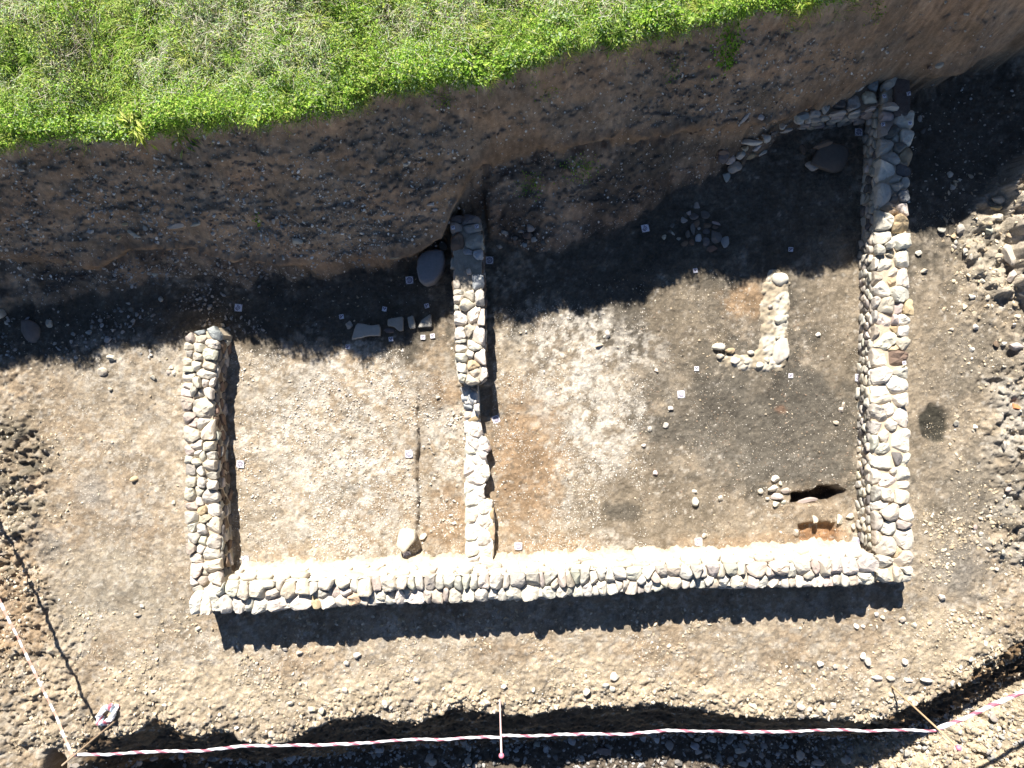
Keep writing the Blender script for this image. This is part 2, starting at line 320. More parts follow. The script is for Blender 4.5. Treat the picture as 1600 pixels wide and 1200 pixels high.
# the trench: dark damp loam with bedding seams
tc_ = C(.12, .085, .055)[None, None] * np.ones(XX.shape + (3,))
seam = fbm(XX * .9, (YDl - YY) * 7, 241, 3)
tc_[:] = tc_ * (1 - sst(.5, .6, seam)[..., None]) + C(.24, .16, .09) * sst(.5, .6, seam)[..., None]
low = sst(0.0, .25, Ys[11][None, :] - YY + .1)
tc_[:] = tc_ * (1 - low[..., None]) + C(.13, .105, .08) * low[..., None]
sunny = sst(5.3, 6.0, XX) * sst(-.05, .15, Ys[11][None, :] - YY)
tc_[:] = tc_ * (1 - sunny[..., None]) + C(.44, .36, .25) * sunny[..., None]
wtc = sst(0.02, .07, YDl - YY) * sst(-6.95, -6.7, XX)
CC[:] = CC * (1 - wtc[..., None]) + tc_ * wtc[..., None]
# field soil under the grass
fw = sst(-.02, .03, YY - YAl)
fcol = C(.10, .095, .04) * np.ones(XX.shape + (3,))
fcol[:] = fcol * (1 - sst(.45, .65, CN2)[..., None]) + C(.20, .16, .09) * sst(.45, .65, CN2)[..., None]
far_ = np.clip(sst(5.0, 5.6, YY) + sst(-8.6, -9.2, XX), 0, 1)[..., None]; fcol[:] = fcol * (1 - far_) + C(.17, .235, .06) * far_
CC[:] = CC * (1 - fw[..., None]) + fcol * fw[..., None]
FN = fbm(XX * 30, YY * 30, 127, 2); FN2 = fbm(XX * 8, YY * 8, 128, 5, .7)
FN3 = fbm(XX * 2.4, YY * 2.4, 133, 6, .62)
CC *= (.62 + .76 * FN3)[..., None]
CC *= ((.62 + .76 * FN2) * (.80 + .40 * FN))[..., None]
fleck = sst(.66, .76, fbm(XX * 17, YY * 17, 129, 3)) * (.35 + .65 * sst(.45, .6, CN2)) * (1 - wbc) * (YY < YAl)
mixto(fleck * .6 * sst(.10, .22, CC[..., 0]), LIME * .95); mixto(sst(.30, .22, fbm(XX * 13, YY * 13, 139, 3)) * (1 - wbc) * (YY < YAl) * .5, DARK * 1.3)

def terrain_z(x, y):
    x = np.asarray(x, float); y = np.asarray(y, float)
    i = np.clip(np.searchsorted(GX, x) - 1, 0, nx - 2); j = np.clip(np.searchsorted(GY, y) - 1, 0, ny - 2)
    fx = np.clip((x - GX[i]) / (GX[i + 1] - GX[i]), 0, 1); fy = np.clip((y - GY[j]) / (GY[j + 1] - GY[j]), 0, 1)
    return (ZZ[j, i] * (1 - fx) + ZZ[j, i + 1] * fx) * (1 - fy) + (ZZ[j + 1, i] * (1 - fx) + ZZ[j + 1, i + 1] * fx) * fy
def on_ground(px, py, z0=0.0):
    """the ground point seen at photo pixel (px, py)."""
    z = z0
    for _ in range(8):
        x, y = P(px, py, z); z = .5 * z + .5 * float(terrain_z(x, y))
    x, y = P(px, py, z); return x, y, float(terrain_z(x, y))

idx = np.arange(nx * ny).reshape(ny, nx)
quads = np.stack([idx[:-1, :-1], idx[:-1, 1:], idx[1:, 1:], idx[1:, :-1]], -1).reshape(-1, 4)
yc = .5 * (GY[:-1] + GY[1:])[:, None]; xm = slice(0, nx - 1)
reg = np.full((ny - 1, nx - 1), 2)
reg[yc > Ys[3][None, xm]] = 0
reg[(yc <= Ys[3][None, xm]) & (yc > Ys[7][None, xm])] = 1
reg[(yc <= Ys[10][None, xm]) & (GX[None, xm] > -6.85)] = 3
reg = reg.ravel()
YO = YY.copy(); ovh = sst(.40, .58, fbm(GX * 1.9, GX * 0 + 4, 95, 4))[None, :] * sst(7.6, 6.8, XX)
YO -= ovh * .07 * np.exp(-((YY - Ys[5][None, :]) / .05) ** 2); YO += ovh * .13 * np.exp(-((YY - Ys[6][None, :] + .01) / .045) ** 2)
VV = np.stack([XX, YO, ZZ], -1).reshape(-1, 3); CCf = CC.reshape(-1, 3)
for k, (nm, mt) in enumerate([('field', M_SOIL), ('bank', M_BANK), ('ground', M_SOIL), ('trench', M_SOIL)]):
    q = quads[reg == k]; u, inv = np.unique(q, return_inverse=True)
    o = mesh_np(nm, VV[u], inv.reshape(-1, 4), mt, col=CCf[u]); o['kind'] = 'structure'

# ------------------------------------------------------------------ stones
def resample(poly, n):
    p = np.vstack([poly, poly[:1]]); d = np.hypot(*np.diff(p, axis=0).T); s = np.concatenate([[0], np.cumsum(d)])
    t = np.linspace(0, s[-1], n, endpoint=False)
    return np.stack([np.interp(t, s, p[:, 0]), np.interp(t, s, p[:, 1])], -1)
def chaikin(poly, it=2, r=.25):
    for _ in range(it):
        q = np.roll(poly, -1, 0); a = poly * (1 - r) + q * r; b = poly * r + q * (1 - r)
        poly = np.stack([a, b], 1).reshape(-1, 2)
    return poly
RINGS = [(.84, -1.0), (.98, -.72), (1.0, -.40), (.99, -.16), (.92, -.045), (.70, .0), (.36, .01)]
def stone_geo(poly, thick, r, n=22, tilt=.10, lump=.06, rings=RINGS, flat=1.0, rnd=None, brk=3):
    """closed rounded stone from a plan outline; its top is near z = 0, it reaches down to -thick."""
    c = poly.mean(0); p = resample(chaikin(poly, 1, r.uniform(.10, .22)) if rnd is None else chaikin(poly, 1, rnd), n) - c
    rad = np.hypot(p[:, 0], p[:, 1]).mean()
    ph = r.uniform(0, 6.28, 6); ang = np.arctan2(p[:, 1], p[:, 0])
    wv = 1 + lump * (np.sin(3 * ang + ph[0]) * .5 + np.sin(5 * ang + ph[1]) * .4 + np.sin(8 * ang + ph[2]) * .25)
    p = p * wv[:, None] * (1 + r.normal(0, .018, (n, 1)))
    tx, ty = r.normal(0, tilt, 2); V = []; seed = int(r.integers(1, 9999)); off = r.uniform(0, 50, 2)
    for s, z in rings:
        q = p * s
        zz = z * thick * (flat if z > -.5 else 1) + (q[:, 0] * tx + q[:, 1] * ty) * sst(-1, -.3, z)
        zz = zz + (fbm(q[:, 0] * 14 + off[0], q[:, 1] * 14 + off[1], seed, 3) - .5) * (.55 if brk else .2) * min(rad, .12) * sst(-1, -.2, z)
        V.append(np.column_stack([q + c, zz]))
    V = np.vstack(V); m = len(rings)
    for _ in range(brk):      # broken faces
        a_ = r.uniform(0, 6.28); nv = np.array([math.cos(a_), math.sin(a_), r.uniform(.5, 1.4)]); nv /= np.linalg.norm(nv)
        hgt_ = (V - [c[0], c[1], -.3 * rad]) @ nv; lim = np.quantile(hgt_, r.uniform(.80, .95)); kk = hgt_ > lim; V[kk] -= np.outer((hgt_[kk] - lim) * .85, nv)
    V = np.vstack([V, [[c[0], c[1], V[-n:, 2].mean() + .004]], [[c[0], c[1], -thick]]])
    a = np.arange(n); b = (a + 1) % n; F = []
    for k in range(m - 1): F.append(np.stack([k * n + a, k * n + b, (k + 1) * n + b, (k + 1) * n + a], -1))
    F4 = np.vstack(F)
    F3 = np.vstack([np.stack([(m - 1) * n + a, (m - 1) * n + b, np.full(n, m * n)], -1), np.stack([b, a, np.full(n, m * n + 1)], -1)])
    return V, F4, F3
def clip_half(poly, m, nrm):
    out = []; k = len(poly)
    for i in range(k):
        a, b = poly[i], poly[(i + 1) % k]; da = (a - m) @ nrm; db = (b - m) @ nrm
        if da <= 0: out.append(a)
        if (da < 0 < db) or (db < 0 < da): out.append(a + (b - a) * (da / (da - db)))
    return out
def voronoi(seeds, outline, wts=None):
    S = np.array(seeds, float); W = np.zeros(len(S)) if wts is None else np.array(wts, float); cells = []
    for i in range(len(S)):
        poly = [np.array(p) for p in outline]
        for j in np.argsort(np.hypot(*(S - S[i]).T))[1:16]:
            d = S[j] - S[i]; L2 = d @ d
            if L2 < 1e-8: continue
            t = .5 + (W[i] - W[j]) / (2 * L2); t = min(max(t, .15), .85)
            poly = clip_half(poly, S[i] + d * t, d)
            if len(poly) < 3: break
        cells.append(np.array(poly) if len(poly) >= 3 else None)
    return cells
STC = {'slate': (.23, .23, .225), 'cream': (.52, .455, .36), 'pale': (.59, .54, .45), 'grey': (.43, .395, .335), 'dark': (.17, .155, .14), 'tan': (.43, .33, .205), 'pink': (.46, .385, .33), 'blue': (.36, .37, .37), 'brown': (.20, .145, .105), 'earth': (.14, .122, .10)}
def scol(name, r, var=.10):
    c = np.array(STC[name]) * (1 + r.normal(0, var)); return np.clip(c * (1 + r.normal(0, .02, 3)), .02, .8)

def wall(name, label, outline_px, ztop, seeds, core_col, group='ruined rubble walls of the excavated building', joint=.007, thick=.17, seed=1, pick=('cream', 'pale', 'pale', 'grey', 'cream', 'pink'), bumpz=.03, faces=(), over=1.04, coreh=.035, tilt=.10, lift=None):
    """wall > core, stone (each cap stone), stone_facing. ztop: function of photo y or x -> height."""
    r = np.random.default_rng(seed)
    ol = [P(a, b, ztop(a, b)) for a, b in outline_px]
    c0 = np.mean(ol, 0); root = empty(name, (c0[0], c0[1], 0.0)); o3 = np.array([c0[0], c0[1], 0])
    tag(root, label, 'wall', group, 'thing')
    n = len(ol); ctr = np.array(ol)
    inn = []
    for k in range(n):
        a = ctr[k - 1]; b = ctr[k]; d = ctr[(k + 1) % n]; t = d - a; nn = np.array([-t[1], t[0]]); nn /= np.linalg.norm(nn) + 1e-9
        inn.append((b, nn))
    area = .5 * sum(ctr[k - 1][0] * ctr[k][1] - ctr[k][0] * ctr[k - 1][1] for k in range(n)); sg = 1 if area > 0 else -1
    ci = np.array([b + nn * sg * .035 for b, nn in inn]); cb = np.array([b - nn * sg * .0 for b, nn in inn])
    zt = np.array([ztop(a, b) for a, b in outline_px]) - coreh
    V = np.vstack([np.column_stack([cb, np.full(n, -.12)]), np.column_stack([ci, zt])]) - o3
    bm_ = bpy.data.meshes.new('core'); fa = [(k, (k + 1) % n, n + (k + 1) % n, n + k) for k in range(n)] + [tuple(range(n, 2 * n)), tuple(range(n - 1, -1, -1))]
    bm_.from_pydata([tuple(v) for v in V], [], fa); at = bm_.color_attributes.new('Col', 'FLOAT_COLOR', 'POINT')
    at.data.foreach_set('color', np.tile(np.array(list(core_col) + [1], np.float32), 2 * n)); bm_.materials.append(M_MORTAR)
    co = bpy.data.objects.new('core', bm_); COL.objects.link(co); co.parent = root
    # rough earth and mortar infill between the cap stones
    gx0, gy0 = ctr.min(0); gx1, gy1 = ctr.max(0); ax_ = np.arange(gx0, gx1 + .02, .022); ay_ = np.arange(gy0, gy1 + .02, .022); bx_, by_ = np.meshgrid(ax_, ay_)
    ins = np.zeros(bx_.shape, bool)
    for k in range(n):
        (x1, y1), (x2, y2) = ci[k - 1], ci[k]
        ins ^= ((y1 > by_) != (y2 > by_)) & (bx_ < (x2 - x1) * (by_ - y1) / ((y2 - y1) if abs(y2 - y1) > 1e-9 else 1e-9) + x1)
    nzf = fbm(bx_ * 13, by_ * 13, seed + 700, 4); zz_ = np.vectorize(lambda a, b: ztop(800 + a * 100 / (1 - .05), 600 - b * 100 / (1 - .05)))(bx_, by_) - coreh + .0 + (nzf - .5) * .07
    gi_ = np.arange(bx_.size).reshape(bx_.shape); qd_ = np.stack([gi_[:-1, :-1], gi_[:-1, 1:], gi_[1:, 1:], gi_[1:, :-1]], -1).reshape(-1, 4)
    qd_ = qd_[ins.ravel()[qd_].all(1)]; u_, inv_ = np.unique(qd_, return_inverse=True)
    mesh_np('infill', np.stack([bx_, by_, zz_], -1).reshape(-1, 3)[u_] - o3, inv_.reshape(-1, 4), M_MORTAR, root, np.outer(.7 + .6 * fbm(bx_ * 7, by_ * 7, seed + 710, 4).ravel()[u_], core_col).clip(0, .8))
    # cap stones
    sp = [P(s[0], s[1], ztop(s[0], s[1])) for s in seeds]
    wt_ = [(s[3] if len(s) > 3 else 0) for s in seeds]
    cells = voronoi(sp, ol, wt_); items = []
    for s, cell in zip(seeds, cells):
        if cell is None: continue
        ar = .5 * abs(np.dot(cell[:, 0], np.roll(cell[:, 1], 1)) - np.dot(cell[:, 1], np.roll(cell[:, 0], 1)))
        if ar < .0012 or (len(s) > 2 and s[2] == 'none'): continue
        items.append((ar, s, cell))
    items.sort(key=lambda t: -t[0]); small = []
    for q, (ar, s, cell) in enumerate(items):
        c = cell.mean(0); rad = math.sqrt(ar / math.pi)
        sc = max(.6, 1 - joint * r.uniform(.5, 1.7) / rad) * over
        cell = c + (cell - c) * sc
        kind = s[2] if len(s) > 2 and s[2] else pick[int(r.integers(len(pick)))]
        V, F4, F3 = stone_geo(cell, min(thick, .06 + rad * 1.0), r, tilt=tilt)
        V[:, 2] += ztop(s[0], s[1]) + abs(r.normal(0, bumpz)) + min(rad, .14) * .14 + (lift(s[0], s[1]) if lift else 0)
        col = np.tile(scol(kind, r), (len(V), 1))
        if q < 98: mesh_np('stone', V - o3, [F4, F3], M_STONE, root, col, smooth=False)
        else: small.append((V - o3, F4, F3, col))
    if small:
        ov = 0; Vs = []; f4 = []; f3 = []; cs = []
        for V, a, b, col in small: Vs.append(V); f4.append(a + ov); f3.append(b + ov); cs.append(col); ov += len(V)
        o = mesh_np('chinking_stones', np.vstack(Vs), [np.vstack(f4), np.vstack(f3)], M_STONE, root, np.vstack(cs)); o['kind'] = 'stuff'
    # coursed faces
    for (line, z_of, colours, cw, chh, prot) in faces:
        pts = np.array([P(a, b, ztop(a, b)) for a, b in line]); seg = np.hypot(*np.diff(pts, axis=0).T); S = np.concatenate([[0], np.cumsum(seg)]); L = S[-1]
        hh = z_of; sd = []; nrow = max(2, int(round(hh / chh)))
        for rr in range(nrow):
            u = r.uniform(-.1, 0)
            while u < L + .05:
                w_ = cw * r.uniform(.6, 1.5); sd.append((u + w_ / 2, (rr + .5) * hh / nrow + r.normal(0, .012))); u += w_
        sd = [q for q in sd if 0 < q[0] < L]
        cells = voronoi(sd, [(0, -.05), (L, -.05), (L, hh), (0, hh)])
        Vs = []; f4 = []; f3 = []; cs = []; ov = 0
        for cell in cells:
            if cell is None: continue
            c = cell.mean(0); rad = max(.03, math.sqrt(np.ptp(cell[:, 0]) * np.ptp(cell[:, 1])) / 2)
            cell = c + (cell - c) * max(.7, 1 - .008 / rad)
            V, a, b = stone_geo(cell, .07, r, n=14, tilt=.08, lump=.05, flat=.6)
            ctp = np.stack([np.interp(V[:, 0], S, pts[:, 0]), np.interp(V[:, 0], S, pts[:, 1])], -1)
            e = 1e-2; dx = (np.interp(c[0] + e, S, pts[:, 0]) - np.interp(c[0] - e, S, pts[:, 0])); dy = (np.interp(c[0] + e, S, pts[:, 1]) - np.interp(c[0] - e, S, pts[:, 1]))
            nrm = np.array([dy, -dx]); nrm /= np.linalg.norm(nrm) + 1e-9
            pr = prot + r.uniform(-.02, .02)
            W3 = np.column_stack([ctp[:, 0] + nrm[0] * (V[:, 2] + pr), ctp[:, 1] + nrm[1] * (V[:, 2] + pr), V[:, 1]])
            Vs.append(W3 - o3); f4.append(a + ov); f3.append(b + ov); ov += len(V)
            cs.append(np.tile(scol(colours[int(r.integers(len(colours)))], r), (len(V), 1)))
        mesh_np('stone_facing', np.vstack(Vs), [np.vstack(f4), np.vstack(f3)], M_STONE, root, np.vstack(cs))
    return root

# ---- left wall
LW = [(290, 526), (300, 518), (318, 515), (334, 508), (346, 522), (341, 545), (338, 560), (336, 590), (334, 620), (335, 660), (337, 700), (340, 740), (342, 780), (343, 820), (345, 860), (349, 905), (350, 926), (298, 926), (296, 900),
      (292, 860), (291, 830), (289, 800), (289, 770), (288, 740), (289, 700), (287, 660), (283, 620), (283, 590), (286, 560)]
LS = [(297, 529, 'pink'), (310, 520, 'blue'), (336, 520, 'blue', .01), (314, 529), (294, 541), (312, 543), (330, 537, 'pale', .005), (296, 554), (309, 557), (328, 553, 'pale', .006), (293, 566), (326, 571, 'cream', .006), (308, 569), (294, 577), (294, 590, '', .004), (322, 583, '', .004), (296, 603),
      (309, 599), (321, 597), (331, 600), (293, 612), (304, 609), (328, 613, '', .003), (313, 615), (291, 631, '', .004), (318, 635, 'cream', .018), (297, 652), (304, 660), (314, 662), (327, 675, 'cream', .008), (298, 681, 'cream', .008), (306, 697), (299, 706), (329, 698), (329, 711, 'grey'), (308, 710), (314, 714),
      (295, 718), (307, 721), (328, 727, 'cream', .003), (298, 733, 'grey', .004), (312, 735), (331, 744), (300, 753), (315, 754), (333, 757), (297, 773, 'cream', .006), (311, 768), (311, 782), (327, 776, 'grey', .008), (299, 793), (299, 808, 'grey', .004), (316, 800, 'tan'), (332, 795), (320, 808), (303, 824), (317, 826),
      (334, 823, 'cream', .006), (304, 840, 'grey'), (318, 846), (331, 846, 'cream', .006), (301, 857), (313, 858), (327, 866, 'grey', .006), (307, 872, 'cream', .003), (308, 889, 'cream', .006), (332, 885, 'cream', .005), (319, 894), (337, 902, 'grey', .005), (318, 906), (303, 911), (330, 917, 'cream', .004), (308, 921)]
zl = lambda x, y: .45
wall('rubble_wall', 'short rubble wall running from the shadow edge down to the left corner', LW, zl, LS, (.50, .42, .31), seed=11,
     faces=[([(349, 905), (345, 860), (343, 820), (342, 780), (340, 740), (337, 700), (335, 660), (334, 620), (336, 590), (338, 560), (343, 530)], .40, ('brown', 'brown', 'dark', 'grey'), .20, .10, .015),
            ([(288, 545), (283, 590), (283, 620), (287, 660), (289, 700), (289, 770), (291, 830), (296, 900)], .38, ('grey', 'cream'), .22, .13, .0)])
# ---- long south wall
SW = [(1369, 868), (1300, 872), (1240, 874), (1160, 878), (1080, 881), (1000, 885), (920, 887), (840, 893), (760, 895), (680, 897), (600, 899), (520, 904), (440, 905), (352, 908), (350, 927), (298, 927), (297, 962), (320, 960), (352, 958), (400, 959), (440, 955), (520, 950), (600, 946), (680, 943), (760, 940), (830, 937), (920, 932),
      (980, 928), (1030, 925), (1035, 920), (1080, 920), (1160, 919), (1240, 918), (1300, 916), (1369, 914)]
SS = [(306, 946, 'pale', .008), (322, 947, 'cream', .006), (337, 944, 'pale', .006), (352, 941, 'pale', .004), (345, 918), (364, 918, 'cream', .004), (374, 943, 'pale', .005), (384, 923, 'cream'), (391, 946), (404, 921, 'cream', .008), (405, 949, 'pale', .006), (422, 912), (428, 926), (434, 945, 'pale', .008),
      (438, 912), (453, 916, 'cream', .004), (472, 945, 'pale', .015), (475, 915, 'cream', .006), (490, 913), (493, 941, 'tan'), (502, 931), (508, 912, 'cream', .004), (514, 943, 'pale', .006), (524, 924), (533, 940, 'pale', .004), (541, 924), (540, 910), (553, 938, 'tan', .006), (556, 915), (570, 917, 'cream', .006), (571, 938), (582, 942, 'pale'), (595, 934, 'pale', .004),
      (590, 913, 'pink'), (606, 936, 'pale'), (613, 931), (608, 910, 'cream', .006), (626, 934, 'pale', .004), (632, 907), (637, 925), (643, 910), (650, 937, 'pale', .014), (655, 908, 'grey'), (668, 932), (672, 907, 'grey', .004), (684, 932, 'cream', .004), (687, 908, 'grey'), (702, 906, 'grey', .003), (697, 930), (710, 931, 'pale', .006), (717, 910, 'grey'), (728, 908, 'grey'), (731, 931, 'pale', .005), (741, 909, 'grey'),
      (752, 931, 'pale', .005), (754, 908), (771, 930, 'pale'), (778, 907, 'grey', .004), (785, 930), (790, 908), (802, 926, 'pale', .007), (808, 905, 'grey', .006), (831, 926, 'pale', .014), (834, 906, 'grey', .006), (848, 905), (857, 903, 'grey', .003), (858, 926, 'pale', .004), (866, 910), (878, 909), (880, 925, 'pale', .004), (890, 924), (892, 907), (900, 903, 'grey'), (902, 924, 'pale', .004), (914, 903, 'grey', .003), (918, 922, 'pale', .003),
      (927, 902), (931, 921), (941, 918, 'pale', .004), (940, 898, 'grey'), (951, 900, 'grey'), (955, 919, 'pale', .004), (966, 896, 'grey'), (968, 914), (978, 914), (988, 918, 'cream', .004), (991, 896, 'grey', .004), (1002, 905, 'pale'), (1002, 920), (1013, 915, 'pale', .006), (1012, 897), (1023, 902), (1027, 917), (1034, 894, 'grey'), (1038, 908), (1050, 893), (1055, 911, 'cream', .003), (1072, 895, 'grey'), (1073, 911, 'pale'),
      (1083, 912, 'pale'), (1087, 888, 'grey'), (1093, 910, 'pale'), (1099, 893), (1106, 904), (1113, 890, 'grey', .004), (1117, 913), (1125, 893), (1133, 909, 'pale', .005), (1141, 887, 'grey', .004), (1150, 909, 'pale', .007), (1155, 889), (1163, 905), (1176, 907, 'pale', .003), (1181, 887, 'cream', .012), (1192, 908, 'pale', .004), (1204, 896), (1211, 909, 'cream', .006), (1215, 884, 'cream', .008), (1226, 909), (1236, 892), (1238, 908),
      (1248, 908, 'pale'), (1251, 886, 'grey', .005), (1261, 911), (1264, 897), (1275, 907, 'pale', .003), (1274, 890), (1288, 888, 'cream', .004), (1295, 908), (1302, 889, 'grey'), (1307, 906, 'pale'), (1320, 906, 'pale'), (1327, 886, 'pale', .004), (1332, 906), (1350, 881, 'grey', .006), (1354, 905, 'pale', .006)]
zs = lambda x, y: .68 - .08 * (x - 300) / 1070
wall('rubble_wall', 'long rubble stone wall across the foot of both rooms with two rows of cap stones', SW, zs, SS, (.60, .56, .48), seed=12, thick=.2, bumpz=.03, tilt=.17, coreh=.022, joint=.004, lift=lambda a, b: .05 if b < np.interp(a, [350, 1370], [929, 897]) else -.01,
     faces=[([(1366, 868), (1300, 872), (1240, 874), (1160, 878), (1080, 881), (1000, 885), (920, 887), (840, 893), (760, 895), (680, 897), (600, 899), (520, 904), (440, 905), (352, 908)], .64, ('pale', 'cream', 'pale'), .26, .15, .035),
            ([(298, 961), (400, 959), (440, 955), (520, 950), (600, 946), (680, 943), (760, 940), (830, 937), (920, 932), (1035, 921), (1160, 919), (1240, 918), (1369, 914)], .52, ('grey', 'cream', 'grey', 'dark'), .26, .15, .025)])
SWROOT = [o for o in bpy.data.objects if o.name == 'rubble_wall.001'][0]
ln = np.array([(352, 908), (440, 905), (520, 904), (600, 899), (680, 897), (760, 895), (840, 893), (920, 887), (1000, 885), (1080, 881), (1160, 878), (1240, 874), (1300, 872), (1369, 868)], float)
xs_ = np.arange(352, 1369, 1.6); ys_ = np.interp(xs_, ln[:, 0], ln[:, 1]); tv = np.linspace(0, 1, 26); RV = []; RC = []
for t_ in tv:
    for a_, b_ in zip(xs_, ys_):
        zt0 = zs(a_, b_); x_, y_ = P(a_, b_, zt0); z_ = zt0 + .03 - t_ * (zt0 + .03)
        RV.append((x_, y_ + .0 + -.03 + .06 * t_ + .10 * max(0, t_ - .62) ** 1.5 * 4.2, z_))
RV = np.array(RV); q1 = fbm(RV[:, 0] * 5, RV[:, 2] * 9, 811, 4); q2 = fbm(RV[:, 0] * 19, RV[:, 2] * 19 + RV[:, 1] * 9, 812, 3)
tt_ = np.repeat(tv, len(xs_)); RV[:, 1] += (q1 - .5) * .06 + (q2 - .5) * .045 + sst(.8, 1, tt_) * (fbm(RV[:, 0] * 5.5, RV[:, 0] * 0, 813, 5, .7) - .5) * .20
RV[:, 2] += (q2 - .5) * .02 - sst(.93, 1, tt_) * .05
gi_ = np.arange(len(RV)).reshape(len(tv), len(xs_)); rq = np.stack([gi_[:-1, :-1], gi_[1:, :-1], gi_[1:, 1:], gi_[:-1, 1:]], -1).reshape(-1, 4)
mesh_np('lime_render', RV - np.array(SWROOT.location), rq, M_MORTAR, SWROOT, ((1 - (lw_ := sst(.72, 1.02, tt_ + (q1 - .5) * .9 + (q2 - .5) * .3) * .8)[:, None]) * np.outer(.42 + .62 * q1 + .50 * q2, [.53, .48, .39]) + lw_[:, None] * np.array([.40, .32, .22])).clip(0, .75))
# ---- right wall
RW = [(1379, 128), (1376, 200), (1372, 260), (1370, 320), (1368, 360), (1365, 420), (1365, 480), (1363, 560), (1360, 620), (1360, 660), (1362, 720), (1363, 780), (1365, 820), (1368, 862), (1371, 913), (1424, 911), (1424, 880), (1429, 845), (1422, 790), (1420, 700), (1420, 620), (1418, 560), (1424, 485), (1422, 440), (1423, 400), (1420, 340),
      (1420, 300), (1424, 250), (1426, 190), (1424, 118), (1400, 114)]
RS = [(1389, 134, 'grey'), (1385, 153, 'grey', .004), (1385, 168, 'grey'), (1382, 181, 'grey', .003), (1381, 198, 'grey', .003), (1409, 150, 'none', .03), (1414, 190, 'pale', .006), (1415, 214, 'pale', .006), (1394, 208, 'dark'), (1402, 215, 'grey'), (1385, 229, 'pale', .005), (1402, 232, 'dark'), (1393, 246, 'grey', .003), (1416, 244, 'tan', .004), (1386, 267, 'pale', .012), (1410, 267, 'dark'),
      (1401, 280, 'grey'), (1403, 291, 'grey'), (1414, 286, 'grey'), (1382, 303, 'pale', .010), (1411, 306, 'blue', .004), (1398, 310, 'dark'), (1413, 327, 'pale', .003), (1393, 328, 'tan'), (1379, 347, 'pale', .010), (1406, 350, 'tan', .010), (1378, 371, 'pale', .004), (1406, 378, 'pale', .007), (1388, 385), (1391, 396), (1372, 390, 'grey'), (1384, 412, 'pale', .010), (1410, 405, 'pale', .008),
      (1372, 408), (1397, 428), (1412, 434, 'pale', .012), (1378, 451, 'pale', .009), (1405, 460, 'pale', .009), (1393, 440, 'tan'), (1368, 440), (1385, 478, 'cream', .010), (1405, 480, 'pink'), (1418, 482, 'tan', .003), (1368, 470, 'grey'), (1381, 500, 'pale', .008), (1410, 501, 'pale', .003), (1398, 503), (1368, 497, 'grey'), (1410, 517, 'pale', .004), (1384, 529, 'pale', .016), (1399, 515, 'tan'), (1410, 536, 'cream', .006), (1367, 520), (1398, 545, 'tan'),
      (1374, 561, 'pale', .006), (1400, 561, 'brown', .016), (1408, 584, 'grey', .004), (1378, 585, 'pale', .006), (1400, 602, 'pale', .020), (1381, 617, 'cream', .012), (1405, 623, 'cream', .006), (1375, 648, 'grey', .006), (1389, 640, 'pale', .006), (1408, 650, 'pale', .010), (1395, 664), (1370, 668, 'grey'), (1382, 684, 'cream', .004), (1405, 689, 'pale', .020), (1380, 699, 'pale', .004), (1369, 690, 'grey'),
      (1382, 722, 'pale', .012), (1403, 716, 'dark'), (1412, 721), (1410, 741, 'pale', .010), (1397, 741), (1388, 752, 'pale', .010), (1371, 745), (1411, 757, 'pale', .003), (1383, 772, 'cream', .006), (1410, 774, 'cream', .007), (1371, 772, 'grey'), (1380, 786), (1389, 802, 'cream', .010), (1411, 800, 'pale', .010), (1374, 815, 'grey'), (1388, 823, 'pale', .008), (1406, 818), (1412, 842, 'pale', .012), (1386, 852, 'cream', .018),
      (1373, 843), (1401, 862, 'tan'), (1413, 874, 'cream', .008), (1381, 879, 'grey', .006), (1386, 902, 'pale', .012), (1402, 900, 'cream', .006), (1417, 905, 'pale', .004), (1416, 890)]
zr = lambda x, y: .40 + .10 * max(0, (520 - y)) / 400 + .12 * max(0, (y - 700)) / 215
wall('rubble_wall', 'rubble stone wall along the right side of the larger room with big rounded cap stones', RW, zr, RS, (.50, .41, .30), seed=13, bumpz=.035, tilt=.16, thick=.2,
     faces=[([(1378, 140), (1376, 200), (1372, 260), (1370, 320), (1368, 360), (1365, 420), (1365, 480), (1363, 560), (1360, 620), (1360, 660), (1362, 720), (1363, 780), (1365, 820), (1368, 862)], .36, ('cream', 'grey', 'pale', 'grey', 'dark'), .15, .09, .015),
            ([(1424, 900), (1424, 840), (1422, 780), (1420, 700), (1420, 620), (1418, 560), (1424, 485), (1422, 420), (1420, 340), (1424, 250), (1424, 130)], .34, ('grey', 'brown', 'cream'), .2, .13, -.02)])
r_ = np.random.default_rng(77); RWR = bpy.data.objects['rubble_wall.002']; pb = np.array([P(a, b, .52) for a, b in [(1396, 124), (1408, 119), (1421, 122), (1423, 150), (1422, 181), (1396, 182), (1398, 150)]])
V_, a_, b_ = stone_geo(pb, .3, r_, n=40, tilt=.02, lump=.01, rings=[(.96, -1.0), (1.0, -.5), (1.0, -.1), (.97, -.02), (.85, 0), (.5, 0)], rnd=.08, brk=0)
V_[:, 2] += .53; mesh_np('earth_block', V_ - np.array(RWR.location), [a_, b_], M_BANK, RWR, np.tile([.155, .12, .10], (len(V_), 1)))
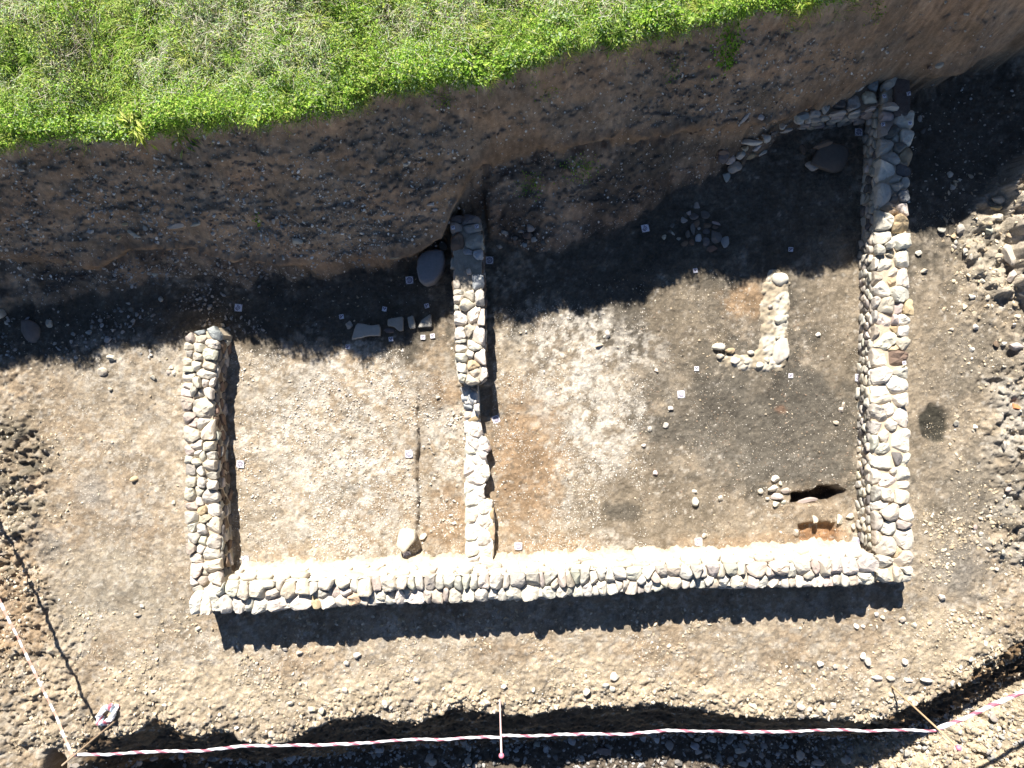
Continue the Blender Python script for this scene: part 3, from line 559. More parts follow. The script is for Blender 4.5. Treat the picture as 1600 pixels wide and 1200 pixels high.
# ---- middle wall
MW = [(703, 338), (726, 333), (752, 340), (756, 380), (756, 420), (757, 470), (758, 500), (758, 540), (760, 570), (763, 588), (748, 599), (735, 603), (716, 598), (711, 560), (709, 500), (708, 450), (705, 400), (703, 370)]
MS = [(713, 341, 'dark'), (709, 356, 'pink'), (735, 344, 'dark', .006), (737, 356, 'grey', .006), (712, 379, 'brown', .012), (741, 377, 'grey', .016), (731, 394, 'blue'), (747, 397, 'blue', .003), (716, 402, 'none', .006), (731, 408, 'none', .008), (718, 425, 'none', .008), (730, 423, 'pale'), (746, 418, 'none', .006), (748, 440, 'blue', .012), (730, 441, 'none', .008), (715, 446, 'grey', .002),
      (714, 456, 'grey'), (715, 469, 'pale', .003), (737, 463, 'pale'), (750, 462, 'grey', .004), (727, 477, 'cream', .006), (712, 480, 'grey'), (718, 498, 'pale', .014), (740, 494, 'pale', .010), (753, 497, 'cream', .006), (716, 519, 'pale', .010), (733, 516, 'cream', .004), (749, 526, 'pale', .014), (742, 540, 'pale', .006), (718, 534), (720, 545, 'pale', .005), (735, 552), (720, 558, 'pale', .006), (750, 557, 'pale', .006), (740, 572, 'tan', .004),
      (718, 574, 'pale', .006), (745, 583, 'cream', .006), (717, 589, 'pale', .004), (755, 585, 'pale', .004), (738, 595, 'cream', .004)]
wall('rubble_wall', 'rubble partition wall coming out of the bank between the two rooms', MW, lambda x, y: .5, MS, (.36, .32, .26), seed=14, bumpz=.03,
     faces=[([(758, 590), (758, 540), (757, 470), (756, 420), (756, 380), (752, 342)], .42, ('grey', 'brown', 'dark'), .18, .12, .0),
            ([(703, 345), (705, 400), (708, 450), (709, 500), (711, 560), (716, 598), (735, 603), (748, 599), (760, 592)], .42, ('grey', 'dark', 'brown'), .18, .12, .0)])
# ---- low remains of the middle wall
XW = [(724, 640), (717, 604), (747, 600), (750, 636), (752, 660), (756, 678), (765, 690), (768, 703), (760, 714), (766, 734), (767, 744), (757, 760), (757, 776), (771, 785), (774, 828), (772, 884), (725, 884), (725, 800), (724, 740), (725, 690)]
XS = [(725, 608, 'grey', .004), (741, 607, 'dark'), (724, 622, 'blue', .004), (739, 621, 'blue', .006), (731, 634, 'blue', .003), (746, 634, 'grey'), (733, 646, 'cream', .003), (738, 655, 'tan'), (745, 672, 'pale', .012), (730, 668), (757, 690, 'pale', .004), (762, 701, 'pink'), (740, 692, 'pale', .006), (730, 705, 'pale', .008), (757, 713, 'pale', .004), (745, 722, 'pale', .008), (731, 730, 'pale', .01), (758, 737, 'pale', .006), (742, 750, 'pale', .01), (731, 765, 'pale', .008), (749, 768, 'pale', .006), (738, 784, 'pale', .008), (758, 794, 'cream', .01), (767, 800, 'tan'), (735, 806, 'cream', .01),
      (754, 818, 'cream', .008), (738, 832, 'pale', .012), (768, 830, 'tan', .004), (755, 846, 'pale', .006), (735, 858, 'pale', .01), (764, 862, 'cream', .006), (740, 877, 'grey', .004), (760, 878, 'cream')]
wall('wall_footing', 'low pale mortared footing of the partition wall joining the long wall', XW, lambda x, y: .17 + .12 * float(sst(642, 628, y)), XS, (.66, .62, .54), seed=15, joint=.0, thick=.12, bumpz=.02, coreh=-.004, tilt=.08, over=.90,
     faces=[([(772, 880), (774, 830), (771, 786), (757, 776), (757, 760), (767, 744), (760, 714), (768, 703), (756, 680), (750, 655)], .14, ('cream', 'tan', 'pale'), .16, .08, -.02)])
# ---- corner return wall under the bank
NWp = [(1262, 174), (1286, 152), (1306, 138), (1330, 126), (1352, 120), (1374, 122), (1374, 172), (1330, 178), (1290, 182), (1263, 184)]
NS = [(1288, 160, 'grey', .006), (1272, 172, 'grey'), (1310, 162, 'dark', .008), (1322, 142, 'cream', .003), (1335, 160, 'grey', .012), (1341, 134, 'pale', .003), (1352, 128, 'grey'), (1366, 132, 'blue', .008), (1358, 153, 'cream', .010), (1310, 176), (1340, 174), (1360, 172, 'pink')]
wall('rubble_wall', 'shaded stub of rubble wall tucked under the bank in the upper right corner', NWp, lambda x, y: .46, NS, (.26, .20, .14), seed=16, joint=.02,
     faces=[([(1262, 186), (1290, 184), (1330, 180), (1374, 174)], .40, ('cream', 'grey', 'pink'), .28, .07, .01)])

# ------------------------------------------------------------------ loose stones
def ico(sub):
    t = (1 + 5 ** .5) / 2
    v = [(-1, t, 0), (1, t, 0), (-1, -t, 0), (1, -t, 0), (0, -1, t), (0, 1, t), (0, -1, -t), (0, 1, -t), (t, 0, -1), (t, 0, 1), (-t, 0, -1), (-t, 0, 1)]
    f = [(0, 11, 5), (0, 5, 1), (0, 1, 7), (0, 7, 10), (0, 10, 11), (1, 5, 9), (5, 11, 4), (11, 10, 2), (10, 7, 6), (7, 1, 8), (3, 9, 4), (3, 4, 2), (3, 2, 6), (3, 6, 8), (3, 8, 9), (4, 9, 5), (2, 4, 11), (6, 2, 10), (8, 6, 7), (9, 8, 1)]
    v = [np.array(p) / np.linalg.norm(p) for p in v]
    for _ in range(sub):
        mid = {}; nf = []
        def m(a, b):
            k = (min(a, b), max(a, b))
            if k not in mid:
                p = v[a] + v[b]; v.append(p / np.linalg.norm(p)); mid[k] = len(v) - 1
            return mid[k]
        for a, b, c in f:
            x, y, z = m(a, b), m(b, c), m(c, a); nf += [(a, x, z), (b, y, x), (c, z, y), (x, y, z)]
        f = nf
    return np.array(v), np.array(f)
ICO = [ico(0), ico(1), ico(2), ico(3)]
def rock_shape(sub, r, cuts=6, depth=(.48, .85), lump=.10):
    """unit rock: a ball cut by random planes (facets), then roughened."""
    v, f = ICO[sub]; v = v.copy()
    for _ in range(cuts):
        n = r.normal(size=3); n /= np.linalg.norm(n); d = r.uniform(*depth)
        h = v @ n; k = h > d; v[k] -= np.outer(h[k] - d, n) * .9
    ph = r.uniform(0, 6.28, 9); q = v
    w = 1 + lump * (np.sin(3.1 * q[:, 0] + ph[0]) * np.sin(2.7 * q[:, 1] + ph[1]) + .6 * np.sin(5.3 * q[:, 2] + 4.1 * q[:, 0] + ph[2]) + .4 * np.sin(8.2 * q[:, 1] - 6.1 * q[:, 2] + ph[3]))
    return v * w[:, None], f
PEB = [[rock_shape(0, rng, 2) for _ in range(8)], [rock_shape(1, rng, 9) for _ in range(14)]]

PAL = {'pale': [(.60, .55, .46), (.55, .48, .38), (.48, .42, .34), (.66, .62, .55), (.40, .35, .29)], 'speck': [(.78, .75, .68), (.70, .66, .58), (.62, .57, .49), (.50, .45, .38)], 'clod': [(.48, .40, .28), (.42, .34, .23), (.52, .44, .32), (.36, .29, .20), (.58, .52, .42)],
       'grey': [(.30, .29, .27), (.38, .36, .33), (.24, .23, .21), (.45, .43, .40), (.34, .30, .26)], 'brown': [(.27, .195, .14), (.23, .17, .122), (.19, .145, .108), (.32, .24, .175)]}
GV = {0: [], 1: []}
def gravel(box, n, smin, smax, pal, z0=0.0, power=2.2, clump=.0, region=None, sink=.35):
    """scatter n little stones over a photo-pixel box, sizes in metres (radius)."""
    x0, y0 = P(box[0], box[1], z0); x1, y1 = P(box[2], box[3], z0)
    m = int(n * (1 + 2.2 * (clump > 0) + (.5 if region is not None else 0)) * 1.4) + 10
    x = rng.uniform(min(x0, x1), max(x0, x1), m); y = rng.uniform(min(y0, y1), max(y0, y1), m)
    keep = np.ones(m, bool)
    if clump: keep &= rng.uniform(size=m) < sst(.5 - clump * .2, .5 + clump * .25, fbm(x * 2.4, y * 2.4, int(abs(box[0] + box[1] * 3)) + 301, 4))
    if region is not None:
        ya = np.interp(x, GX, Ys[3]); yc_ = np.interp(x, GX, Ys[7]); yd = np.interp(x, GX, Ys[10]); yf = np.interp(x, GX, Ys[12])
        if region == 'bank': keep &= (y < ya - .03) & (y > yc_)
        if region == 'ground': keep &= (y < yc_) & (y > yd)
        if region == 'trench': keep &= (y < yd - .02)
        if region == 'lip': keep &= (y > yd - .02) & (y < yd + .45 * rng.uniform(size=m) ** 1.5 + .02)
        if region == 'low': keep &= (y < np.interp(x, GX, Ys[11]) + .25)
    x = x[keep][:n]; y = y[keep][:n]; s = smin + (smax - smin) * rng.uniform(size=len(x)) ** power * 1.0
    c = np.array(PAL[pal])[rng.integers(len(PAL[pal]), size=len(x))] * rng.normal(1, .10, (len(x), 1))
    z = terrain_z(x, y)
    for lv, k in ((0, s < .013), (1, s >= .013)):
        if k.any(): GV[lv].append(np.column_stack([x[k], y[k], z[k], s[k], c[k], np.full(k.sum(), sink)]))
def build_gravel(name, parts, lv, label=None):
    A = np.vstack(parts); Vs = []; Fs = []; Cs = []; ov = 0
    shp = PEB[lv]; which = rng.integers(len(shp), size=len(A))
    for k, (v, f) in enumerate(shp):
        B = A[which == k]
        if not len(B): continue
        n = len(B); th = rng.uniform(0, 6.28, n); ca, sa = np.cos(th), np.sin(th)
        sc = np.stack([np.ones(n), rng.uniform(.5, .95, n), rng.uniform(.35, .7, n)], -1) * B[:, 3:4]
        tilt = rng.normal(0, .35, (n, 2))
        w = v[None] * sc[:, None]
        X = w[..., 0] * ca[:, None] - w[..., 1] * sa[:, None]; Y = w[..., 0] * sa[:, None] + w[..., 1] * ca[:, None]
        Z = w[..., 2] + X * tilt[:, :1] + Y * tilt[:, 1:]
        Z = Z + B[:, 2:3] + (B[:, 3] * .5 * (.55 - B[:, 7]))[:, None]
        V = np.stack([X + B[:, :1], Y + B[:, 1:2], Z], -1).reshape(-1, 3)
        F = (f[None] + (np.arange(n) * len(v))[:, None, None]).reshape(-1, 3) + ov
        Vs.append(V); Fs.append(F); Cs.append(np.repeat(B[:, 4:7], len(v), 0)); ov += len(V)
    o = mesh_np(name, np.vstack(Vs), np.vstack(Fs), M_GRAVEL, col=np.vstack(Cs), smooth=False); o['kind'] = 'stuff'
    return o
# bank specks
gravel((-60, 100, 1660, 480), 8500, .0045, .022, 'speck', z0=1.2, power=4.0, region='bank', sink=.1)
gravel((-60, 250, 760, 430), 2600, .005, .032, 'speck', z0=1.0, power=4.0, region='bank', clump=.6, sink=.1)
gravel((-60, 100, 1660, 480), 4500, .006, .04, 'brown', z0=1.2, power=3.6, region='bank', clump=.5, sink=.35)
gravel((150, 325, 560, 440), 300, .012, .05, 'grey', z0=.7, power=2.5, region='bank', clump=.8, sink=.2)
gravel((1100, 60, 1660, 260), 700, .005, .03, 'pale', z0=.9, power=3, region='bank', sink=.1)
# shaded and sunlit floors
gravel((-60, 430, 1660, 1140), 8000, .004, .014, 'pale', region='ground', power=4.0, sink=.45)
gravel((-60, 430, 1660, 1140), 2600, .006, .026, 'clod', region='ground', power=3.0, clump=.8)
gravel((370, 545, 660, 880), 5200, .004, .026, 'pale', power=3.2, clump=.7, sink=.4)
gravel((1000, 480, 1350, 860), 1500, .004, .02, 'brown', power=3.2, clump=.5, sink=.4)
gravel((770, 470, 1000, 860), 1500, .004, .022, 'pale', power=3.6, clump=.7, sink=.4)
gravel((1000, 470, 1340, 860), 700, .004, .018, 'clod', power=3.8, clump=.8, sink=.45)
gravel((200, 420, 420, 520), 420, .006, .04, 'grey', z0=.05, power=2.6, clump=.5)
gravel((-40, 480, 240, 560), 260, .008, .045, 'grey', z0=.05, power=2.6, clump=.5)
gravel((1420, 130, 1620, 330), 260, .006, .03, 'pale', power=3)
gravel((1490, 260, 1640, 900), 1300, .006, .045, 'clod', z0=.1, power=4.0, clump=.5, sink=.5)
gravel((1490, 260, 1640, 500), 500, .008, .06, 'clod', z0=.25, power=3.6, sink=.5)
gravel((1440, 800, 1640, 1060), 1500, .006, .04, 'clod', power=3.5, clump=.5, sink=.45)
gravel((-60, 880, 130, 1180), 1600, .006, .038, 'clod', power=3.6, clump=.4, sink=.5)
gravel((-60, 640, 110, 900), 900, .006, .038, 'clod', power=3.6, clump=.6, sink=.5)
gravel((110, 950, 1660, 1150), 3800, .006, .04, 'clod', region='ground', power=3.0, clump=.5)
gravel((110, 950, 1660, 1180), 4600, .008, .05, 'clod', region='lip', power=2.8)
gravel((110, 950, 1660, 1180), 500, .015, .075, 'pale', region='lip', power=2.0)
gravel((660, 640, 730, 880), 260, .006, .04, 'pale', power=2.6, clump=.7)
# crisp crumbs and lime flakes trodden into the floors
gravel((360, 545, 720, 885), 9000, .003, .013, 'speck', power=2.4, clump=.55, sink=.45); gravel((770, 480, 1010, 860), 6500, .003, .013, 'speck', power=2.4, clump=.55, sink=.45)
gravel((1000, 420, 1350, 860), 3500, .003, .011, 'pale', power=2.6, clump=.6, sink=.45); gravel((100, 560, 300, 1100), 4500, .003, .012, 'pale', power=2.6, clump=.5, sink=.45)
gravel((300, 990, 1450, 1120), 7000, .003, .014, 'pale', power=2.6, clump=.5, sink=.45); gravel((1425, 330, 1640, 1000), 5000, .003, .013, 'clod', power=2.6, clump=.5, sink=.45)
gravel((-60, 560, 130, 1180), 3500, .003, .014, 'clod', power=2.4, clump=.4, sink=.45); gravel((1100, 1080, 1660, 1230), 1500, .005, .03, 'clod', z0=-.9, region='low', power=2.6)
# trench bottom
gravel((110, 1100, 1660, 1240), 2600, .008, .055, 'grey', z0=-1.0, region='low', power=2.5)
gravel((110, 1100, 1660, 1240), 500, .02, .10, 'grey', z0=-1.0, region='low', power=2.2)
gravel((110, 1090, 1660, 1200), 500, .006, .03, 'brown', z0=-.6, region='trench', power=2.2)
gravel((1400, 1040, 1720, 1260), 3600, .008, .05, 'clod', z0=-.8, region='low', power=2.8)
build_gravel('gravel', GV[0], 0); build_gravel('rubble', GV[1], 1)

# individual stones
NAMES = {}
def rock(px, py, w, h, rot, kind, label, name='loose_stone', cat='stone', group=None, zf=.55, sink=.35, sub=2, z0=0.0, seed=None, cuts=11, polypts=None, dz=0.0, parent=None, tiltv=None):
    """one stone seen at photo pixel (px, py), w x h photo pixels, long axis turned by rot degrees."""
    r = np.random.default_rng(int(px * 7 + py * 13) if seed is None else seed)
    x, y, z = on_ground(px, py, z0); k = (1 - z / H) / 100
    if polypts is not None:
        pl = np.array([P(a, b, z) for a, b in polypts]) - np.array([x, y])
        V, F4, F3 = stone_geo(pl, zf, r, n=26, tilt=.04, lump=.015, rings=[(.9, -1.0), (1.0, -.6), (1.0, -.2), (.97, -.06), (.85, 0), (.5, 0)], rnd=.10, brk=0)
        V[:, 2] += zf * (1 - sink); F = [F4, F3]
    else:
        v, f = rock_shape(sub, r, cuts, lump=.05)
        v = v * np.array([w / 2 * k * 1.08, h / 2 * k * 1.08, zf * (w + h) / 4 * k])
        tx, ty = r.normal(0, .18, 2) if tiltv is None else tiltv
        a = math.radians(rot); X = v[:, 0] * math.cos(a) - v[:, 1] * math.sin(a); Y = v[:, 0] * math.sin(a) + v[:, 1] * math.cos(a)
        V = np.column_stack([X, Y, v[:, 2] + X * tx + Y * ty]); F = [f]
        V[:, 2] += zf * (w + h) / 4 * k * (1 - 2 * sink)
    c = scol(kind, r, .07)
    o = mesh_np(name, V, F, M_STONE, col=np.tile(c, (len(V), 1)), smooth=(sub >= 3 or polypts is not None)); o.location = (x, y, z + dz)
    tag(o, label, cat, group); return o

rock(676, 424, 43, 52, 0, 'slate', 'large smooth egg-shaped grey boulder between the bank and the partition wall', 'boulder', 'boulder', zf=.8, sink=.3, sub=3, cuts=3, seed=3, polypts=[(656, 408), (664, 399), (682, 394), (696, 396), (698, 412), (692, 432), (680, 446), (667, 450), (657, 440), (654, 424)]).scale = (1, 1, .55)
SL = 'flat pale stone slabs laid in a row in the shaded left room'
rock(573, 517, 0, 0, 0, 'grey', 'longest flat slab of the row in the shaded left room, beside the round cobble', 'stone_slab', 'slab', SL, zf=.10, sink=.35, polypts=[(558, 505), (573, 507), (580, 509), (595, 507), (596, 525), (580, 525), (549, 532), (552, 522)])
rock(618, 507, 0, 0, 0, 'grey', 'flat slab with a notched lower left side, second in the row of slabs', 'stone_slab', 'slab', SL, zf=.10, sink=.35, polypts=[(606, 499), (616, 497), (631, 495), (631, 517), (624, 518), (616, 511), (606, 510)])
rock(643, 504, 0, 0, 0, 'grey', 'narrowest upright-shaped slab in the row, just left of the triangular slab', 'stone_slab', 'slab', SL, zf=.10, sink=.35, polypts=[(637, 496), (646, 493), (650, 508), (650, 514), (640, 514)])
rock(665, 502, 0, 0, 0, 'grey', 'triangular slab at the end of the row nearest the partition wall', 'stone_slab', 'slab', SL, zf=.10, sink=.35, polypts=[(674, 490), (676, 511), (664, 511), (653, 513), (659, 500)])
rock(546, 508, 15, 15, 0, 'grey', 'round grey cobble at the left end of the slab row', zf=.6)
rock(608, 517, 17, 8, 0, 'dark', 'dark half-buried stone between the two largest slabs of the row', zf=.4)
rock(633, 843, 0, 0, 0, 'pale', 'big angular white block standing on the floor at the sondage edge', 'stone_block', 'stone', zf=.28, sink=.2, polypts=[(626, 827), (640, 824), (650, 828), (653, 838), (634, 861), (622, 850)])
rock(660, 838, 14, 10, 20, 'cream', 'small cream stone touching the big white block on the sondage side', zf=.6)
# shaded corner: soil-covered mound and stones along the foot of the bank
rock(1288, 247, 62, 64, 10, 'earth', 'earth-covered hump of dark soil and stone in the shaded corner room', 'boulder', 'boulder', zf=.75, sink=.42, sub=3, cuts=9, seed=5)
rock(1276, 234, 30, 11, 18, 'brown', 'long brownish stone lying on top of the earth hump', zf=.5, dz=.22, sink=.3)
rock(1266, 262, 20, 14, -20, 'grey', 'broken grey stone at the lower left of the earth hump', zf=.7, dz=.06)
rock(1254, 235, 10, 18, 10, 'brown', 'small upright brown stone against the left of the earth hump', zf=.7)
BK = 'stones showing along the foot of the bank above the dark corner room'
for q in [(1247, 190, 13, 9, 0, 'pale', 'rounded stone between the largest bank-foot stone and the wall stub'), (1181, 232, 13, 8, 20, 'grey', 'small pale stone just under the long thin stone'), (1162, 233, 12, 9, 0, 'cream', 'cream stone at the left tip of the long thin stone'), (1140, 252, 13, 10, 0, 'pale', 'pale stone beside the dark stone at the left of the row'), (1171, 225, 24, 8, -2, 'grey', 'long thin pale stone set in the bank foot above the dark room'), (1195, 217, 15, 11, 35, 'grey', 'pale bean-shaped stone in the bank foot right of the long thin stone'),
          (1238, 196, 20, 13, 15, 'blue', 'largest smooth pale stone near the upper end of the bank foot row'), (1220, 200, 8, 9, 60, 'grey', 'small upright stone just left of the largest smooth bank-foot stone'), (1226, 206, 16, 7, 0, 'grey', 'flat stone tucked below the largest smooth bank-foot stone'),
          (1260, 188, 8, 13, 0, 'grey', 'small rounded stone below the left end of the wall stub'), (1190, 241, 15, 5, 35, 'grey', 'thin tilted slab on the lower edge of the bank-foot row'), (1170, 245, 12, 9, 0, 'tan', 'layered brownish stone in the middle of the bank-foot row'),
          (1155, 244, 12, 12, 0, 'grey', 'stubby stone left of the layered brownish stone'), (1127, 248, 18, 14, -20, 'dark', 'dark stone at the left end of the bank-foot row'), (1147, 263, 20, 13, 30, 'cream', 'angular pale stone jutting out at the bottom of the bank-foot row'),
          (1130, 240, 14, 8, 0, 'brown', 'brown stone in the small hollow at the left of the bank-foot row'), (1134, 278, 9, 13, 20, 'blue', 'small bluish stone lowest on the left of the bank-foot row'), (1207, 210, 12, 5, 20, 'dark', 'dark flat stone between the bean-shaped and flat stones')]:
    rock(q[0], q[1], q[2] * 1.3, q[3] * 1.3, q[4], 'pale' if q[5] == 'grey' else q[5], q[6], group=BK, z0=.05, zf=.85, sink=.05)
rock(1163, 186, 28, 8, 52, 'grey', 'long slanted slab sticking out of the bank face above the dark room', 'stone_slab', 'slab', z0=.9, zf=.5, sink=.25)
rock(1188, 184, 11, 9, 0, 'grey', 'grey stone in the bank face right of the long slanted slab', z0=.8, zf=.6, sink=.25)
rock(1113, 202, 7, 6, 0, 'pale', 'small pale stone in the bank face left of the slanted slab', z0=.9, zf=.6, sink=.2)
rock(1436, 124, 12, 14, 30, 'grey', 'pair-sized grey stone just outside the top of the right wall', z0=.05, zf=.7)
rock(1441, 114, 11, 8, 30, 'brown', 'brown stone above the grey stone outside the top of the right wall', z0=.1, zf=.7)
rock(1437, 185, 8, 11, 20, 'grey', 'small grey stone beside the two squared blocks of the right wall', zf=.6); rock(1442, 205, 9, 9, 0, 'dark', 'round dark pebble right of the lower squared block', zf=.6)
rock(1353, 216, 10, 9, 0, 'grey', 'dull grey stone on the dark floor below the corner survey target', zf=.5)
# heap in the right room
HP = 'stones of the fallen heap in the shaded right room'
for q in [(1089, 322, 10, 11, 20, 'grey', 'topmost pale stone of the fallen heap'), (1077, 333, 9, 8, 30, 'grey', 'small pale stone second from the top of the heap'), (1068, 344, 14, 10, -25, 'grey', 'pale angular stone on the upper left of the heap'), (1132, 378, 14, 22, -28, 'blue', 'brightest bluish pointed slab at the lower right of the heap'),
          (1117, 370, 20, 22, 15, 'dark', 'biggest dark slab of the heap, left of the bright pointed slab'), (1091, 373, 9, 15, 0, 'blue', 'oval bright stone in the middle of the heap'), (1102, 378, 13, 13, 0, 'dark', 'dark block between the oval stone and the biggest slab'), (1104, 352, 17, 10, 5, 'brown', 'brown flat stone in the upper part of the heap'),
          (1103, 362, 12, 10, 0, 'dark', 'dark squarish stone in the centre of the heap'), (1100, 336, 16, 12, -20, 'dark', 'dark slab near the top right of the heap'), (1084, 338, 16, 11, 20, 'dark', 'dark slab below the small pale top stones'), (1088, 349, 9, 12, 0, 'brown', 'small brown upright stone of the heap'),
          (1082, 358, 9, 20, 10, 'dark', 'long dark upright stone left of the heap centre'), (1075, 367, 9, 13, 0, 'dark', 'dark stone at the left edge of the heap core'), (1111, 390, 20, 10, 8, 'brown', 'lowest flat brown slab of the heap'), (1081, 379, 10, 9, 0, 'brown', 'small brown stone under the heap at the left'),
          (1069, 381, 12, 8, 30, 'brown', 'brown stone at the lower left corner of the heap'), (1119, 349, 15, 5, -25, 'pink', 'thin pinkish stone on the right of the heap'), (1117, 355, 10, 6, 0, 'brown', 'reddish brown chip under the thin pinkish stone'), (1037, 371, 9, 10, 0, 'grey', 'bright stone lying alone well left of the heap'),
          (1060, 373, 8, 6, 20, 'grey', 'small bright stone left of the heap near its foot'), (1051, 365, 4, 8, 40, 'pale', 'tiny pale sliver left of the heap'), (1050, 352, 8, 8, 0, 'dark', 'round dark stone left of the heap'), (1092, 357, 5, 5, 0, 'grey', 'tiny grey stone in the heap centre'), (1047, 362, 6, 6, 0, 'dark', 'tiny dark stone beside the pale sliver')]:
    rock(q[0], q[1], q[2], q[3], q[4], q[5], q[6], group=HP, zf=.45, sink=.3, cuts=9)
BF = 'cobbles at the foot of the bank right of the partition wall'
for q in [(788, 364, 13, 9, -10, 'grey', 'pale oval cobble nearest the partition wall at the bank foot'), (797, 377, 10, 7, 0, 'brown', 'brown cobble under the oval cobble by the partition wall'), (814, 361, 12, 9, -15, 'grey', 'pale cobble at the upper left of the cobble cluster'), (828, 357, 15, 12, 0, 'pink', 'large pinkish cobble on top of the cluster'),
          (824, 368, 13, 11, 0, 'brown', 'brownish cobble in the middle of the cluster'), (834, 374, 9, 10, 0, 'grey', 'small rounded grey cobble right of the cluster middle'), (819, 383, 10, 9, 10, 'blue', 'bluish cobble lowest in the cluster'), (850, 380, 10, 8, -20, 'dark', 'dull dark cobble at the right of the cluster'),
          (780, 386, 11, 7, -25, 'grey', 'small tilted grey cobble below the oval cobble'), (805, 372, 9, 8, 0, 'dark', 'dark cobble between the oval cobble and the cluster')]:
    rock(q[0], q[1], q[2], q[3], q[4], q[5], q[6], group=BF, z0=.1, zf=.7, sink=.3)
rock(691, 385, 16, 16, 0, 'dark', 'dark stone in the bank just above the smooth grey boulder', z0=.3, zf=.7, sink=.3)
for q in [(672, 397, 12, 5, 5, 'tan', 'thin yellowish chip on the upper rim of the boulder'), (683, 397, 6, 6, 40, 'tan', 'tiny yellowish chip right of the thin chip by the boulder')]: rock(q[0], q[1], q[2], q[3], q[4], q[5], q[6], z0=.3, zf=.5)
# stones in the left bank face
BS = 'larger stones in the left bank face'
for q in [(465, 378, 19, 11, 0, 'cream', 'pale brick-shaped stone low in the bank face left of the boulder'), (275, 354, 28, 10, 12, 'grey', 'longest light stone in the bank above the left wall'), (306, 351, 18, 8, 10, 'grey', 'light oval stone right of the longest bank stone'), (228, 356, 8, 12, 10, 'grey', 'light upright stone left of the longest bank stone'),
          (210, 366, 24, 8, -25, 'grey', 'flat tilted light stone at the lower left of the bank stone band'), (186, 371, 8, 8, 0, 'tan', 'round tan stone at the left of the bank stone band'), (334, 365, 10, 8, 0, 'grey', 'round grey stone at the right end of the bank stone band'), (197, 350, 10, 8, 0, 'tan', 'round stone at the upper left of the bank stone band'),
          (673, 320, 12, 8, 0, 'pale', 'pale stone in the bank left of the partition wall top'), (680, 328, 12, 7, -15, 'pale', 'lower of the two pale stones near the partition wall top'), (633, 258, 9, 7, 0, 'pale', 'pale pebble alone in the middle of the bank'), (410, 278, 8, 9, 40, 'grey', 'grey pebble in the bank far left of the middle pebble'),
          (552, 340, 6, 9, 0, 'grey', 'small upright grey pebble in the middle left bank'), (135, 315, 14, 5, -20, 'grey', 'thin pale stone in the far left bank'), (243, 429, 10, 6, -15, 'pale', 'white oval stone in the dark hollow below the bank stone band'), (617, 403, 22, 5, 3, 'tan', 'thin flat stone in the bank edge left of the boulder'), (112, 408, 18, 5, 35, 'tan', 'long slanted stone in the far left bank edge'), (344, 421, 18, 10, -10, 'brown', 'brown rounded stone under the bank edge left of centre')]:
    rock(q[0], q[1], q[2], q[3], q[4], q[5], q[6], group=BS, z0=.8, zf=.6, sink=.2)
# left edge
rock(2, 492, 18, 22, 15, 'pale', 'bright white block at the left edge where the shadow begins', 'stone_block', 'stone', zf=1.2, sink=.2)
rock(50, 515, 26, 38, 20, 'dark', 'large dark rounded boulder in the shade near the left edge', 'boulder', 'boulder', z0=.05, zf=.6, sink=.4, sub=3, cuts=3)
for q in [(79, 505, 12, 14, 0, 'grey', 'grey egg-shaped stone right of the dark left boulder'), (43, 498, 9, 4, 25, 'blue', 'small bluish flat stone on top of the dark left boulder'), (139, 519, 10, 8, 20, 'blue', 'bluish stone in the shade halfway to the left wall'), (160, 509, 8, 8, 0, 'blue', 'round bluish stone above and right of the halfway stone'),
          (170, 531, 12, 10, 0, 'blue', 'largest bluish stone at the shadow edge left of the left wall'), (86, 537, 6, 6, 0, 'grey', 'small grey stone below the egg-shaped stone'), (11, 505, 7, 5, -30, 'pale', 'small white stone beside the bright white block'), (201, 474, 8, 5, 0, 'grey', 'thin pale stone on the shaded slope left of the left wall'),
          (206, 483, 9, 9, 0, 'dark', 'dark stone below the thin pale stone on the shaded slope'), (252, 468, 8, 10, 20, 'grey', 'greenish grey stone on the shaded slope above the left wall'), (266, 445, 6, 5, 0, 'grey', 'small round stone high on the shaded slope'), (349, 508, 9, 6, -40, 'grey', 'grey stone just right of the top of the left wall'),
          (176, 559, 14, 10, -15, 'cream', 'pale pointed stone just below the shadow edge left of the left wall'), (161, 581, 16, 12, 20, 'cream', 'pale double-lobed stone in the sun left of the left wall'), (268, 574, 9, 6, 0, 'pale', 'top stone of the trio beside the left wall'), (264, 582, 7, 7, 0, 'pale', 'left lower stone of the trio beside the left wall'),
          (273, 582, 7, 8, 0, 'pale', 'right lower stone of the trio beside the left wall'), (239, 590, 10, 8, 0, 'pale', 'single stone left of the stone trio'), (172, 608, 8, 7, 20, 'cream', 'stone on the open ground below the shadow at the left'), (211, 748, 12, 8, 10, 'tan', 'tan flat brick-like fragment on the left ground'),
          (271, 785, 6, 7, 0, 'pale', 'small white stone with a pointed shadow beside the left wall')]:
    rock(q[0], q[1], q[2], q[3], q[4], q[5], q[6], z0=.02, zf=.75, sink=.25)
